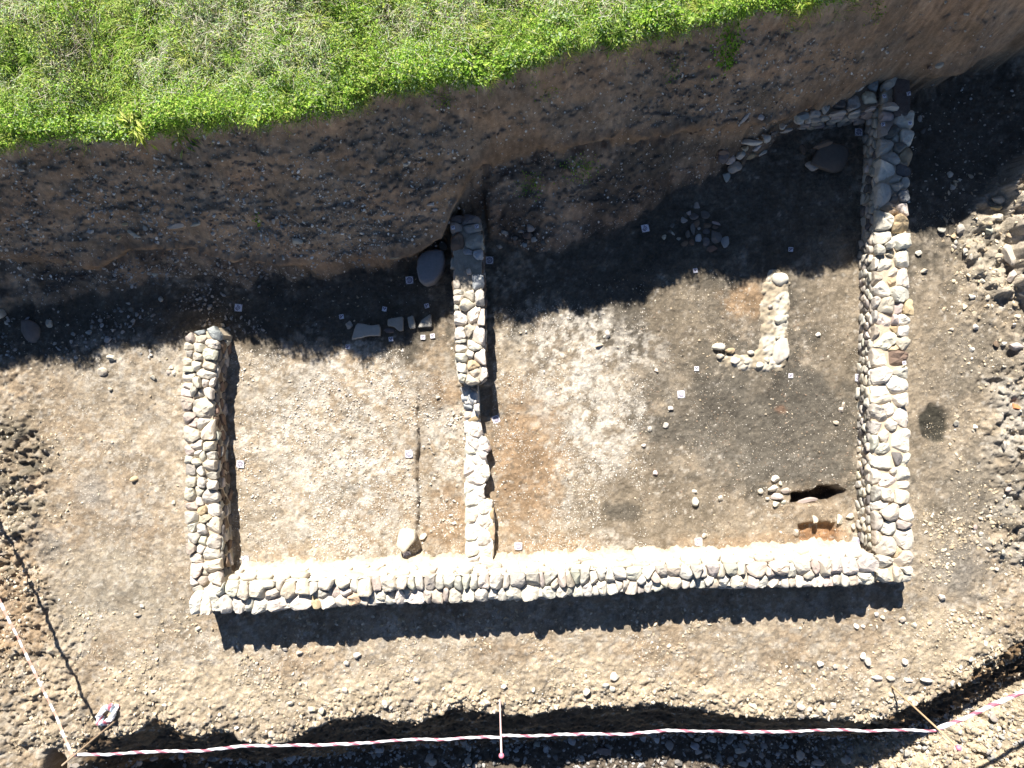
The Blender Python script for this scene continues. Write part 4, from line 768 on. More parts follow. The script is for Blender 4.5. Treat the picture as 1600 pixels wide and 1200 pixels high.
# right room and pit
for q in [(948, 522, 9, 14, 5, 'pale', 'white upright stone casting a black shadow in the middle of the right room'), (936, 540, 12, 6, 20, 'cream', 'pale stone below the white upright stone'), (1087, 784, 13, 15, 30, 'pale', 'largest white stone on the floor of the right room'), (1084, 767, 7, 6, 0, 'pale', 'small white stone above the largest white stone'), (1024, 739, 8, 8, 0, 'pale', 'white stone left of the largest white stone'),
          (1040, 664, 10, 9, 0, 'pale', 'white angular stone in the middle right room'), (1015, 670, 7, 9, 0, 'pale', 'white stone left of the angular white stone'), (1047, 638, 9, 7, 0, 'pale', 'white flat stone above the angular white stone'), (1006, 696, 9, 5, 0, 'pale', 'thin white stone below the pair of white stones'), (1125, 778, 9, 9, 0, 'pale', 'white stone right of the largest white stone'),
          (1100, 836, 8, 9, 0, 'pale', 'white stone above the survey target at the long wall'), (1278, 522, 9, 8, 0, 'pale', 'single white pebble right of the hearth kerb'), (1317, 633, 9, 9, 0, 'cream', 'pale stone near the right wall below the target'), (1313, 640, 8, 10, 0, 'cream', 'second pale stone touching the pale stone near the right wall'), (684, 621, 8, 6, 0, 'pale', 'small white stone in the sondage strip beside the gap in the partition'),
          (1305, 660, 10, 7, -15, 'cream', 'flat pale stone on dark soil near the right wall'), (1025, 579, 10, 6, -20, 'cream', 'pale stone at the edge of the small dark hole')]:
    rock(q[0], q[1], q[2], q[3], q[4], q[5], q[6], zf=.75, sink=.25)
PT = 'stones around the small pit beside the right wall'
for q in [(1210, 748, 14, 12, 0, 'pale', 'uppermost rounded stone of the group left of the pit'), (1219, 756, 7, 9, 20, 'cream', 'narrow stone just below the uppermost stone left of the pit'), (1208, 763, 19, 12, 10, 'pale', 'broad pale stone in the middle of the group left of the pit'), (1227, 766, 15, 9, 10, 'pink', 'pinkish stone at the upper left lip of the pit'),
          (1213, 776, 20, 12, -10, 'pale', 'long pale stone at the left lip of the pit'), (1211, 787, 14, 10, 20, 'cream', 'lower pale stone left of the pit'), (1224, 785, 9, 7, 0, 'pale', 'small pale stone at the lower left lip of the pit'), (1199, 779, 8, 7, 0, 'pale', 'small pale stone outermost left of the pit'), (1188, 767, 10, 9, 0, 'cream', 'pale stone standing apart left of the pit group'),
          (1272, 811, 10, 12, 0, 'cream', 'white stone on the strip between the pit and the clay hollow'), (1311, 811, 13, 18, -10, 'pale', 'big rounded stone at the upper right of the clay hollow'), (1328, 806, 14, 10, 10, 'pale', 'pale flat stone right of the big rounded stone'), (1244, 831, 9, 14, 15, 'cream', 'cream stone on the left rim of the clay hollow'), (1333, 822, 8, 10, 0, 'cream', 'small cream stone right of the clay hollow')]:
    rock(q[0], q[1], q[2], q[3], q[4], q[5], q[6], group=PT, zf=.7, sink=.25)
rock(1255, 779, 30, 10, 12, 'pink', 'slanted slab set across the mouth of the pit', 'stone_slab', 'slab', zf=.35, sink=.2, dz=.16, tiltv=(.1, .35))
# right ground
for q in [(1434, 396, 10, 9, 0, 'pale', 'white stone in the sun just right of the right wall'), (1443, 424, 12, 9, 10, 'cream', 'pale cluster-like stone below the white stone right of the wall'), (1470, 359, 12, 10, -20, 'grey', 'grey stone at the shadow edge on the right ground'), (1498, 359, 14, 16, 0, 'grey', 'largest grey cobble of the cluster at the upper right'), (1489, 370, 9, 9, 0, 'tan', 'tan cobble of the upper right cluster'),
          (1492, 379, 9, 8, 0, 'grey', 'grey cobble left in the upper right cluster'), (1490, 386, 8, 7, 0, 'grey', 'small grey cobble lowest left in the upper right cluster'), (1507, 394, 11, 12, 0, 'grey', 'pointed grey cobble at the bottom of the upper right cluster'), (1512, 386, 8, 7, 0, 'tan', 'small tan cobble right of the pointed grey cobble'), (1544, 361, 12, 13, 0, 'grey', 'rounded grey stone on the rubble slope at the right'),
          (1517, 464, 11, 9, -10, 'pale', 'pale stone below the rubble slope on the right ground'), (1533, 440, 9, 8, 0, 'pale', 'white stone on the lower rubble slope'), (1523, 511, 11, 10, 0, 'pale', 'pale stone with a dark shadow on the right ground'), (1516, 546, 9, 8, 0, 'pale', 'white stone alone on the right ground'), (1555, 538, 12, 12, 0, 'brown', 'brown block among the stones at the right edge'),
          (1566, 538, 11, 9, 0, 'pale', 'white stone touching the brown block at the right edge'), (1585, 541, 26, 14, 0, 'grey', 'large flat grey rock at the right edge'), (1583, 508, 9, 10, 0, 'pale', 'white pebble above the large flat grey rock'), (1565, 610, 7, 10, 0, 'grey', 'light grey stone at the right below the flat rock'), (1492, 661, 9, 10, 40, 'grey', 'grey two-part stone right of the dark dug patch'),
          (1568, 695, 8, 14, 0, 'grey', 'upright grey stone with a black shadow at the right'), (1596, 699, 14, 8, 0, 'grey', 'oval grey stone at the right edge of the picture'), (1573, 765, 13, 11, 0, 'pink', 'pinkish rounded stone at the lower right ground'), (1576, 778, 15, 11, 0, 'grey', 'grey rounded stone just below the pinkish stone'), (1522, 823, 9, 9, 0, 'pink', 'pinkish stone right of the lower right wall end'),
          (1566, 863, 10, 10, -40, 'pink', 'pale pinkish stone on the right ground near the trench'), (1532, 834, 8, 9, 0, 'grey', 'grey stone near the pinkish stone by the right wall end'), (1470, 933, 12, 10, 0, 'pale', 'pale stone on the ground below the right end of the long wall'), (1368, 959, 9, 6, 0, 'pale', 'white stone at the tip of the long wall shadow')]:
    rock(q[0], q[1], q[2], q[3], q[4], q[5], q[6], zf=.75, sink=.22)
rock(1586, 635, 12, 11, 0, 'tan', 'orange brick fragment on the ground at the right edge', 'brick_fragment', 'brick', zf=.8, sink=.2, cuts=10)
bpy.data.objects['brick_fragment'].data.color_attributes['Col'].data.foreach_set('color', np.tile(np.array([.5, .2, .09, 1], np.float32), len(bpy.data.objects['brick_fragment'].data.vertices)))
# ground south of the long wall
for q in [(960, 1056, 14, 14, 20, 'pale', 'white angular stone on the ground above the trench middle'), (947, 1070, 11, 10, 0, 'pale', 'white stone below the angular white stone'), (956, 1075, 9, 9, 0, 'pale', 'small white stone right of the lower white stone'), (916, 1080, 12, 12, -40, 'cream', 'pale tilted flake near the trench edge'), (559, 1023, 13, 11, 0, 'pale', 'white stone on the ground below the middle of the long wall shadow'),
          (542, 1035, 11, 9, 0, 'pale', 'rounded white stone left of the white stone below the shadow'), (469, 1019, 12, 7, 10, 'cream', 'pale stone at the left below the wall shadow'), (446, 1014, 9, 8, 0, 'pale', 'white stone just under the wall shadow at the left'), (1354, 1032, 13, 14, 0, 'pale', 'larger pale stone of the pair above the right trench'), (1348, 1024, 11, 10, 0, 'pale', 'smaller pale stone of the pair above the right trench'),
          (1338, 978, 9, 8, 0, 'pale', 'right white stone of the trio below the wall end'), (1348, 979, 8, 7, 0, 'pale', 'white stone beside the trio below the wall end'), (1408, 967, 13, 10, -10, 'cream', 'pale stone among scattered stones at the lower right'), (1427, 975, 9, 8, 0, 'cream', 'small pale stone right of the lower right scattered stones'), (1451, 974, 9, 8, 0, 'cream', 'pale stone at the far right of the scattered stones'),
          (1412, 1034, 11, 10, 0, 'pale', 'pale stone above the right post foot'), (1369, 1058, 15, 10, 0, 'pale', 'leftmost pale stone of the row at the right post foot'), (1390, 1059, 13, 7, -10, 'cream', 'flat pale stone second in the row at the right post foot'), (1418, 1062, 13, 9, -10, 'pale', 'rounded pale stone third in the row at the right post foot'), (1446, 1061, 20, 7, -5, 'pale', 'long brick-shaped white stone ending the row at the right post foot'),
          (1280, 1036, 11, 10, 0, 'pale', 'white stone at the left of the lower right gravel'), (1304, 1041, 9, 8, 0, 'cream', 'pale stone right of the white stone in the gravel'), (1251, 1103, 12, 10, 0, 'pale', 'white stone at the very lip of the trench'), (1288, 1110, 9, 7, -20, 'pale', 'small white stone near the trench lip'), (1301, 1101, 10, 9, 0, 'pale', 'pale stone right of the small white lip stone'),
          (312, 953, 0, 0, 0, None, None), (310, 982, 9, 9, 0, 'pale', 'white stone below the left corner of the long wall'), (223, 947, 9, 7, 0, 'pale', 'white stone on the ground left of the wall corner'), (216, 960, 11, 7, 0, 'cream', 'flat pale stone below the white stone left of the corner'), (503, 1109, 11, 11, 0, 'cream', 'pale stone at the trench edge left of the middle'), (487, 1107, 13, 12, 0, 'cream', 'larger pale stone at the trench edge left of the middle'),
          (425, 1146, 12, 11, 0, 'cream', 'pale cobble on the left trench lip'), (453, 1098, 11, 9, 20, 'cream', 'cream stone above the left trench lip'), (538, 1078, 12, 10, 30, 'cream', 'cream stone on the pale ground above the trench'), (788, 1072, 8, 8, 0, 'pale', 'white stone above the middle post foot'), (1176, 1102, 14, 10, 0, 'cream', 'cream stone on the lip right of the middle')]:
    if q[6]: rock(q[0], q[1], q[2], q[3], q[4], q[5], q[6], zf=.75, sink=.22)
# trench bottom rubble, larger pieces
TB = 'grey stones lying in the shaded trench'
for q in [(893, 1158, 13, 16, -25, 'blue', 'pointed bluish stone in the trench right of the middle post'), (942, 1172, 24, 16, 0, 'dark', 'largest dark stone in the middle of the trench'), (1086, 1165, 17, 10, -20, 'blue', 'bluish slab in the trench right of centre'), (1047, 1166, 9, 12, 0, 'grey', 'upright grey stone in the trench left of the bluish slab'), (838, 1162, 11, 9, -20, 'grey', 'grey stone in the trench near the middle post'),
          (996, 1175, 12, 8, -15, 'blue', 'small bluish stone in the trench centre'), (1114, 1155, 12, 10, 0, 'grey', 'grey stone close under the tape in the trench'), (1155, 1172, 16, 12, 10, 'grey', 'grey block in the trench right part'), (1250, 1178, 14, 18, 20, 'grey', 'long grey stone in the right trench'), (1224, 1166, 15, 8, 0, 'blue', 'flat bluish stone in the right trench'), (1275, 1190, 22, 14, 0, 'grey', 'broad grey stone at the bottom of the right trench'),
          (1320, 1188, 14, 12, 0, 'grey', 'grey cobble left in the right trench corner'), (1417, 1175, 13, 11, 0, 'grey', 'grey cobble by the right post in the trench'), (284, 1180, 10, 13, 0, 'blue', 'bluish cobble in the left trench'), (676, 1190, 16, 12, 0, 'grey', 'grey block in the trench left of the middle post'), (732, 1188, 12, 12, 0, 'grey', 'grey cobble just left of the middle post cap'), (806, 1172, 10, 9, 0, 'blue', 'bluish cobble right of the middle post'), (1060, 1190, 14, 11, 0, 'dark', 'dark stone low in the trench centre'), (1160, 1192, 18, 12, 0, 'grey', 'wide grey stone at the bottom edge of the trench')]:
    rock(q[0], q[1], q[2], q[3], q[4], q[5], q[6], group=TB, z0=-1.1, zf=.7, sink=.25)
# the big lumps of the spoil mound
SPM = 'clods and rocks of the rubble spoil mound at the right edge'
for q in [(1558, 313, 22, 12, -8, 'cream', 'broad flat slab-like clod at the upper left of the spoil mound'), (1560, 340, 22, 13, 5, 'pale', 'second flat slab-like clod below the first on the spoil mound'), (1580, 432, 22, 16, 40, 'pink', 'pinkish rounded clod at the lower tip of the spoil mound'), (1556, 325, 16, 8, 0, 'tan', 'tan clod wedged between the two flat clods'), (1590, 395, 26, 34, 10, 'cream', 'big pale block in the middle of the spoil mound'), (1592, 290, 24, 14, 0, 'cream', 'pale block at the top of the spoil mound')]:
    rock(q[0], q[1], q[2], q[3], q[4], q[5], q[6], group=SPM, z0=.3, zf=.8, sink=.35, cuts=9)

# hearth kerb: pale mortar bed with set stones
hk = empty('hearth', P(1200, 510) + (0,)); hx, hy = P(1200, 510)
tag(hk, 'J-shaped hearth kerb of white mortar and stones on the burnt floor of the right room', 'hearth')
pl = [(1203, 420), (1222, 420), (1236, 440), (1233, 480), (1232, 530), (1233, 560), (1226, 580), (1190, 578), (1150, 576), (1128, 565), (1140, 552), (1165, 551), (1188, 545), (1196, 520), (1190, 490), (1192, 455)]
plp = chaikin(np.array([P(a, b) for a, b in pl]), 2); pr_ = resample(plp, 150)
pr_ = pr_ + (np.stack([fbm(pr_[:, 0] * 14, pr_[:, 1] * 14, 401, 3), fbm(pr_[:, 0] * 14, pr_[:, 1] * 14, 402, 3)], -1) - .5) * .14
# mortar bed as a draped grid
gx = np.arange(P(1110, 0)[0], P(1245, 0)[0], .02); gy = np.arange(P(0, 590)[1], P(0, 410)[1], .02)
bx, by = np.meshgrid(gx, gy)
sdm = polymask(pl, .05, wob_amp=.07, wf=8)
ii = np.clip(np.searchsorted(GX, bx), 0, nx - 1); jj = np.clip(np.searchsorted(GY, by), 0, ny - 1); mk = sdm[jj, ii]
bz = terrain_z(bx, by) - .02 + mk * (.05 + (fbm(bx * 16, by * 16, 403, 3) - .5) * .05 + (fbm(bx * 34, by * 34, 405, 2) - .5) * .03)
gi = np.arange(bx.size).reshape(bx.shape); qd = np.stack([gi[:-1, :-1], gi[:-1, 1:], gi[1:, 1:], gi[1:, :-1]], -1).reshape(-1, 4)
qk = mk.ravel()[qd].max(1) > .25; qd = qd[qk]; u, inv = np.unique(qd, return_inverse=True)
bV = np.stack([bx, by, bz], -1).reshape(-1, 3)[u] - np.array([hx, hy, 0]); bn = fbm(bx.ravel()[u] * 9, by.ravel()[u] * 9, 404, 4)
mesh_np('mortar_bed', bV, inv.reshape(-1, 4), M_MORTAR, hk, ((hm := sst(.42, .6, fbm(bx.ravel()[u] * 6, by.ravel()[u] * 6, 406, 4))[:, None]) * np.outer(.75 + .5 * bn, [.50, .455, .37]) + (1 - hm) * np.array([.34, .285, .205])))
for q in [(1217, 436, 28, 26, 'pale', .10), (1218, 500, 22, 16, 'pale', .12), (1219, 555, 0, 0, 'pale', .1), (1122, 542, 22, 12, 'pale', .14), (1141, 548, 16, 10, 'tan', .1), (1172, 551, 10, 8, 'pale', .1), (1202, 480, 8, 7, 'grey', .1), (1218, 464, 11, 8, 'cream', .08), (1148, 563, 18, 12, 'pale', .08), (1186, 571, 14, 12, 'pale', .09), (1124, 557, 13, 9, 'cream', .12), (1214, 528, 8, 7, 'grey', .09), (1197, 562, 12, 10, 'cream', .08), (1165, 565, 12, 9, 'cream', .08)]:
    r = np.random.default_rng(q[0] * 3 + q[1])
    if q[2]:
        a = np.linspace(0, 6.28, 9, endpoint=False) + r.uniform(-.25, .25, 9)
        pp = np.array([P(q[0] + math.cos(t) * q[2] / 2 * r.uniform(.85, 1.1), q[1] + math.sin(t) * q[3] / 2 * r.uniform(.85, 1.1)) for t in a])
    else: pp = np.array([P(a, b) for a, b in [(1215, 529), (1232, 527), (1232, 556), (1212, 573), (1206, 560), (1207, 542)]])
    V, F4, F3 = stone_geo(pp, q[5] + .04, r, n=18, tilt=.06); V[:, 2] += q[5] * .75
    mesh_np('stone', V - np.array([hx, hy, 0]), [F4, F3], M_STONE, hk, np.tile(scol(q[4], r, .05), (len(V), 1)))

# ------------------------------------------------------------------ vegetation
def yA_at(x): return np.interp(x, GX, Ys[3])
GRE = {'lush': [(.23, .42, .04), (.31, .51, .06), (.12, .26, .025), (.37, .55, .08), (.44, .60, .11)], 'mid': [(.36, .49, .11), (.25, .37, .07), (.47, .57, .19), (.11, .20, .045)], 'blue': [(.32, .46, .20), (.40, .54, .28), (.47, .59, .34)], 'yellow': [(.54, .62, .12), (.60, .64, .2)], 'straw': [(.68, .64, .48), (.58, .53, .39), (.74, .71, .60), (.34, .29, .2)]}
def leaves_geo(x, y, z, L, W, az, pitch, roll, col):
    """folded leaf: 5 points, 4 faces as two quads along the midrib."""
    n = len(x); d = np.stack([np.cos(az) * np.cos(pitch), np.sin(az) * np.cos(pitch), np.sin(pitch)], -1)
    s = np.stack([-np.sin(az), np.cos(az), np.zeros(n)], -1); up = np.cross(d, s)
    s2 = s * np.cos(roll)[:, None] + up * np.sin(roll)[:, None]
    p = np.stack([x, y, z], -1)
    tip = p + d * L[:, None] + up * (-.15 * L)[:, None]; mid = p + d * (L * .5)[:, None]
    l = mid + s2 * W[:, None] * .5 + up * (W * .18)[:, None]; r = mid - s2 * W[:, None] * .5 + up * (W * .18)[:, None]
    V = np.stack([p, l, tip, r], 1).reshape(-1, 3); b = np.arange(n)[:, None] * 4
    F = np.concatenate([b + np.array([[0, 3, 2]]), b + np.array([[0, 2, 1]])])
    return V, F, np.repeat(col, 4, 0)
def blades_geo(x, y, z, L, W, az, pitch, droop, col):
    n = len(x); s = np.stack([-np.sin(az), np.cos(az), np.zeros(n)], -1); p0 = np.stack([x, y, z], -1)
    d1 = np.stack([np.cos(az) * np.cos(pitch), np.sin(az) * np.cos(pitch), np.sin(pitch)], -1); q = pitch - droop
    d2 = np.stack([np.cos(az) * np.cos(q), np.sin(az) * np.cos(q), np.sin(q)], -1)
    p1 = p0 + d1 * (L * .5)[:, None]; p2 = p1 + d2 * (L * .5)[:, None]; w = W[:, None] * .5
    V = np.stack([p0 - s * w, p0 + s * w, p1 + s * w * .85, p1 - s * w * .85, p2], 1).reshape(-1, 3); b = np.arange(n)[:, None] * 5
    return V, b + np.array([[0, 1, 2, 3]]), b + np.array([[3, 2, 4]]), np.repeat(col, 5, 0)
def pickcol(keys_idx, n):
    pass
# where the grass grows: behind the field edge, plus a fringe hanging over it
def field_pts(n, depth=1.75, fringe=.04, xr=(-8.7, 5.4), edge=False):
    x = rng.uniform(xr[0], xr[1], n)
    if edge: t = -fringe + rng.uniform(size=n) ** 1.6 * .45
    else: t = -fringe * rng.uniform(size=n) ** 2 + rng.uniform(size=n) * (depth + fringe)
    y = yA_at(x) + t; k = y < 5.15
    return x[k], y[k], t[k]
def zone(x, y, t):
    """probabilities lush / mid / blue / yellow / straw over the field (lush by the edge, dry further in)."""
    a = fbm(x * 1.6, y * 1.6, 501, 4); b = fbm(x * 3.3, y * 3.3, 511, 4)
    dry = sst(.25, .9, t) * sst(.40, .58, a) ; lush = np.clip(sst(.75, .15, t) + sst(.5, .62, b) * .8, 0, 1)
    pr = np.stack([.10 + .70 * lush, .28 + 0 * x, .06 + .25 * sst(.45, .6, a), .05 + .14 * b, .04 + .46 * dry], -1); pr /= pr.sum(1, keepdims=True)
    c = np.cumsum(pr, 1); u = rng.uniform(size=(len(x), 1)); k = (u > c[:, :]).sum(1).clip(0, 4)
    col = np.zeros((len(x), 3)); K = list(GRE)
    for i, nm in enumerate(K):
        m = k == i; p = np.array(GRE[nm]); col[m] = p[rng.integers(len(p), size=m.sum())]
    return col * rng.normal(1, .12, (len(x), 1)).clip(.6, 1.5), k
GVs = []; G4 = []; G3 = []; GC = []; gov = 0
def addg(V, f4, f3, c):
    global gov
    GVs.append(V); GC.append(c)
    if f4 is not None: G4.append(f4 + gov)
    if f3 is not None: G3.append(f3 + gov)
    gov += len(V)
def hgt(x, y): return .025 + .13 * sst(.38, .64, fbm(x * 4.6, y * 4.6, 521, 4)) + .17 * sst(.48, .66, fbm(x * 2.3, y * 2.3, 522, 3))
# low leafy cover
x, y, t = field_pts(150000); hh = hgt(x, y); n = len(x); col, k = zone(x, y, t)
bare = ((fbm(x * 2.6, y * 2.6, 531, 4) > .58) | (fbm(x * 6.5, y * 6.5, 532, 3) > .64)) & (t > .12) & (rng.uniform(size=n) < .6)
keep = (k != 4) & ~bare; x, y, t, hh, col = x[keep], y[keep], t[keep], hh[keep], col[keep]; n = len(x)
L = rng.uniform(.012, .032, n) * (1 + .45 * sst(.5, 0, t)) * (1 + .6 * (rng.uniform(size=n) > .93))
V, F, c = leaves_geo(x, y, terrain_z(x, y) + hh * rng.uniform(.1, 1.0, n), L, L * rng.uniform(.5, .85, n), rng.uniform(0, 6.28, n), rng.normal(.1, .35, n), rng.normal(0, .35, n), col); addg(V, None, F, c)
# grass blades
x, y, t = field_pts(85000); n = len(x); hh = hgt(x, y); col, k = zone(x, y, t)
cl = fbm(x * 1.1, y * 1.1, 541, 3); L = rng.uniform(.06, .17, n)
az = 6.28 * fbm(x * 1.5, y * 1.5, 551, 3) * 2 + rng.normal(0, .9, n)
V, f4, f3, c = blades_geo(x, y, terrain_z(x, y) + hh * .3 * rng.uniform(0, 1, n), L, rng.uniform(.003, .008, n), az, rng.uniform(.25, 1.1, n), rng.uniform(.3, 1.2, n), col); addg(V, f4, f3, c)
# fringe that overhangs the bank edge
x, y, t = field_pts(16000, edge=True, fringe=.04); n = len(x); col, k = zone(x, y, t); ok = k != 4; x, y, t, col = x[ok], y[ok], t[ok], col[ok]; n = len(x)
L = rng.uniform(.016, .040, n); zf_ = np.interp(x, GX, Ys[3] * 0 + Zs[3]) - .0 + rng.uniform(0, .16, n) - np.clip(-t, 0, 1) * .6
V, F, c = leaves_geo(x, y - .02 * rng.uniform(size=n), np.maximum(terrain_z(x, y), zf_ - .05) + rng.uniform(0, .08, n), L, L * rng.uniform(.55, .85, n), rng.normal(-1.57, 1.2, n), rng.normal(-.1, .4, n), rng.normal(0, .4, n), col); addg(V, None, F, c)
x, y, t = field_pts(9000, edge=True, fringe=.05); n = len(x); col, k = zone(x, y, t); tuftn = fbm(x * 1.7, x * 0, 561, 3); ok = (tuftn > .42); x, y, t, col = x[ok], y[ok], t[ok], col[ok]; n = len(x)
V, f4, f3, c = blades_geo(x, y, terrain_z(x, y) + rng.uniform(0, .05, n), rng.uniform(.06, .17, n), rng.uniform(.003, .008, n), rng.normal(-1.57, .9, n), rng.uniform(.3, .9, n), rng.uniform(.6, 1.5, n), col); addg(V, f4, f3, c)
# scattered tussocks
for q_ in range(130):
    x0 = rng.uniform(-8.4, 4.6); y0 = yA_at(x0) + (rng.uniform(.05, 1.3) if q_ < 70 else rng.uniform(.0, .10)); n = int(rng.integers(60, 170)); rr = rng.uniform(.02, .07)
    if y0 > 5.1: continue
    x = x0 + rng.normal(0, rr, n); y = y0 + rng.normal(0, rr, n); base = np.array(GRE[['lush', 'yellow', 'mid', 'yellow', 'lush'][int(rng.integers(5))]]); col = base[rng.integers(len(base), size=n)] * rng.normal(1, .1, (n, 1))
    V, f4, f3, c = blades_geo(x, y, terrain_z(x, y) + .01, rng.uniform(.07, .18, n), rng.uniform(.003, .008, n), np.arctan2(y - y0, x - x0) + rng.normal(0, .5, n), rng.uniform(.4, 1.2, n), rng.uniform(.4, 1.3, n), col.clip(.01, 1)); addg(V, f4, f3, c)
# dry straw litter lying flat
x, y, t = field_pts(11000); n = len(x); p = np.array(GRE['straw']); ok = rng.uniform(size=n) < sst(.45, .62, fbm(x * 1.6, y * 1.6, 501, 4)) * sst(.05, .5, t) + .12; x, y = x[ok], y[ok]; n = len(x)
V, f4, f3, c = blades_geo(x, y, terrain_z(x, y) + hgt(x, y) * rng.uniform(.3, 1.05, n), rng.uniform(.05, .2, n), rng.uniform(.003, .006, n), rng.uniform(0, 6.28, n), rng.normal(0, .15, n), rng.normal(0, .2, n), p[rng.integers(len(p), size=n)]); addg(V, f4, f3, c)
# the meadow goes on past the edge of the picture
x = rng.uniform(-12, 9.5, 42000); y = rng.uniform(2.0, 8.5, 42000); ok = (y > np.maximum(yA_at(x), 5.1)) | ((y > yA_at(x)) & (x < -8.6)); x, y = x[ok], y[ok]; n = len(x); col, k = zone(x, y, np.full(n, .6))
V, f4, f3, c = blades_geo(x, y, terrain_z(x, y), rng.uniform(.08, .22, n), rng.uniform(.008, .018, n), rng.uniform(0, 6.28, n), rng.uniform(.2, 1.1, n), rng.uniform(.3, 1.2, n), col); addg(V, f4, f3, c)
g = mesh_np('grass', np.vstack(GVs), [np.vstack(G4), np.vstack(G3)], M_LEAF, col=np.vstack(GC).clip(.01, .9), smooth=False)
tag(g, 'bright green grass and low weeds covering the field above the bank', 'grass', kind='stuff')

def tube(pts, rad, n=6):
    pts = np.array(pts, float); m = len(pts); rad = np.broadcast_to(np.asarray(rad, float), (m,))
    T = np.gradient(pts, axis=0); T /= np.linalg.norm(T, axis=1, keepdims=True) + 1e-9
    ref = np.array([0, 0, 1.0]) if abs(T[0][2]) < .9 else np.array([1.0, 0, 0])
    A = np.cross(T, ref); A /= np.linalg.norm(A, axis=1, keepdims=True) + 1e-9; B = np.cross(T, A)
    th = np.linspace(0, 2 * math.pi, n, endpoint=False)
    V = (pts[:, None] + (np.cos(th)[None, :, None] * A[:, None] + np.sin(th)[None, :, None] * B[:, None]) * rad[:, None, None]).reshape(-1, 3)
    i = np.arange(n); j = (i + 1) % n; F = np.vstack([np.stack([k * n + i, k * n + j, (k + 1) * n + j, (k + 1) * n + i], -1) for k in range(m - 1)])
    V = np.vstack([V, pts[:1], pts[-1:]]); F3 = np.vstack([np.stack([j, i, np.full(n, m * n)], -1), np.stack([(m - 1) * n + i, (m - 1) * n + j, np.full(n, m * n + 1)], -1)])
    return V, F, F3

def weed(px, py, wpx, hpx, nl, label, leafL=(.03, .06), ratio=.6, z0=2.3, pal='lush', name='weed', cat='weed', lift=.12, stems=6, down=0.0, rot=0, lean=None, seed=0):
    r = np.random.default_rng(int(px + py * 3 + seed)); x, y, z = on_ground(px, py, z0); k = (1 - z / H) / 100
    root = empty(name, (x, y, z)); tag(root, label, cat); gx_ = r.normal(0, .42, nl).clip(-1, 1) * wpx / 2 * k; gy_ = r.normal(0, .42, nl).clip(-1, 1) * hpx / 2 * k
    a = math.radians(rot); lx = gx_ * math.cos(a) - gy_ * math.sin(a); ly = gx_ * math.sin(a) + gy_ * math.cos(a)
    lz = terrain_z(x + lx, y + ly) - z + r.uniform(.01, lift, nl)
    p = np.array(GRE[pal]); col = p[r.integers(len(p), size=nl)] * r.normal(1, .12, (nl, 1)); L = r.uniform(*leafL, nl)
    az = np.arctan2(ly, lx) + r.normal(0, .9, nl) if lean is None else r.normal(lean, .7, nl)
    V, F, c = leaves_geo(lx, ly, lz, L, L * ratio * r.uniform(.8, 1.2, nl), az, r.normal(.1 - down, .35, nl), r.normal(0, .3, nl), col)
    mesh_np('foliage', V, F, M_LEAF, root, c.clip(.01, .9), smooth=False)
    Vs = []; f4 = []; f3 = []; ov = 0
    for q in range(stems):
        e = r.integers(nl); pts = [(lx[e] * .1, ly[e] * .1, float(terrain_z(x + lx[e] * .1, y + ly[e] * .1)) - z - .01), (lx[e] * .5, ly[e] * .5, lz[e] * .6 + .03), (lx[e], ly[e], lz[e])]
        V, a4, a3 = tube(pts, [.004, .003, .002], 5); Vs.append(V); f4.append(a4 + ov); f3.append(a3 + ov); ov += len(V)
    V = np.vstack(Vs); mesh_np('stems', V, [np.vstack(f4), np.vstack(f3)], M_DRY, root, np.tile([.16, .17, .06], (len(V), 1)))
    return root
weed(1138, 55, 46, 95, 330, 'bushy green weed hanging down the bank face from the field edge', (.025, .05), .7, down=.3)
weed(1138, 92, 24, 34, 110, 'lower trailing tuft of the greenery hanging on the bank face', (.02, .04), .7, z0=1.9)
weed(735, 108, 40, 44, 150, 'leafy weed with large pale leaves at the field edge above the partition wall', (.05, .09), .55)
weed(214, 200, 48, 44, 60, 'broad strap-leaved plant at the field edge above the left bank', (.10, .17), .26, pal='yellow')
weed(272, 196, 50, 44, 70, 'strap-leaved plant with long pale leaves right of the other strap-leaved plant', (.10, .16), .22, pal='mid')
weed(784, 108, 40, 30, 160, 'dark leafy clump at the field edge right of the large pale leaves', (.03, .055), .7)
weed(1014, 34, 50, 36, 210, 'rounded bright leafy clump near the right part of the field edge', (.035, .06), .6, pal='lush')
weed(955, 60, 42, 26, 100, 'grassy weed with thin drooping leaves on the field edge', (.07, .13), .16, pal='mid')
weed(1250, 6, 60, 26, 130, 'spiky yellow-green tuft at the top edge where the grass ends', (.09, .15), .14, pal='yellow')
weed(688, 150, 62, 30, 120, 'patch of small dark weeds on the bank just below the field edge', (.015, .03), .8, z0=2.1, pal='lush', lift=.03)
weed(905, 262, 76, 40, 170, 'patch of tiny green weeds on the lower bench of the bank', (.015, .03), .8, z0=.8, lift=.04)
weed(828, 290, 50, 40, 110, 'sparse green weeds on the bench right of the partition wall', (.015, .032), .8, z0=.6, lift=.04)
weed(1052, 110, 30, 36, 60, 'sprinkling of tiny weeds high on the bank face', (.012, .025), .8, z0=1.8, lift=.03)
weed(403, 345, 16, 20, 40, 'small green sprig in the left bank face', (.015, .03), .8, z0=.9, lift=.03)
weed(1370, 18, 40, 24, 70, 'faint green patch on the bank at the upper right', (.015, .03), .8, z0=2.0, lift=.03)
weed(850, 145, 60, 26, 70, 'thin sprinkle of weeds on the bank below the grassy edge', (.012, .026), .8, z0=1.9, lift=.03)

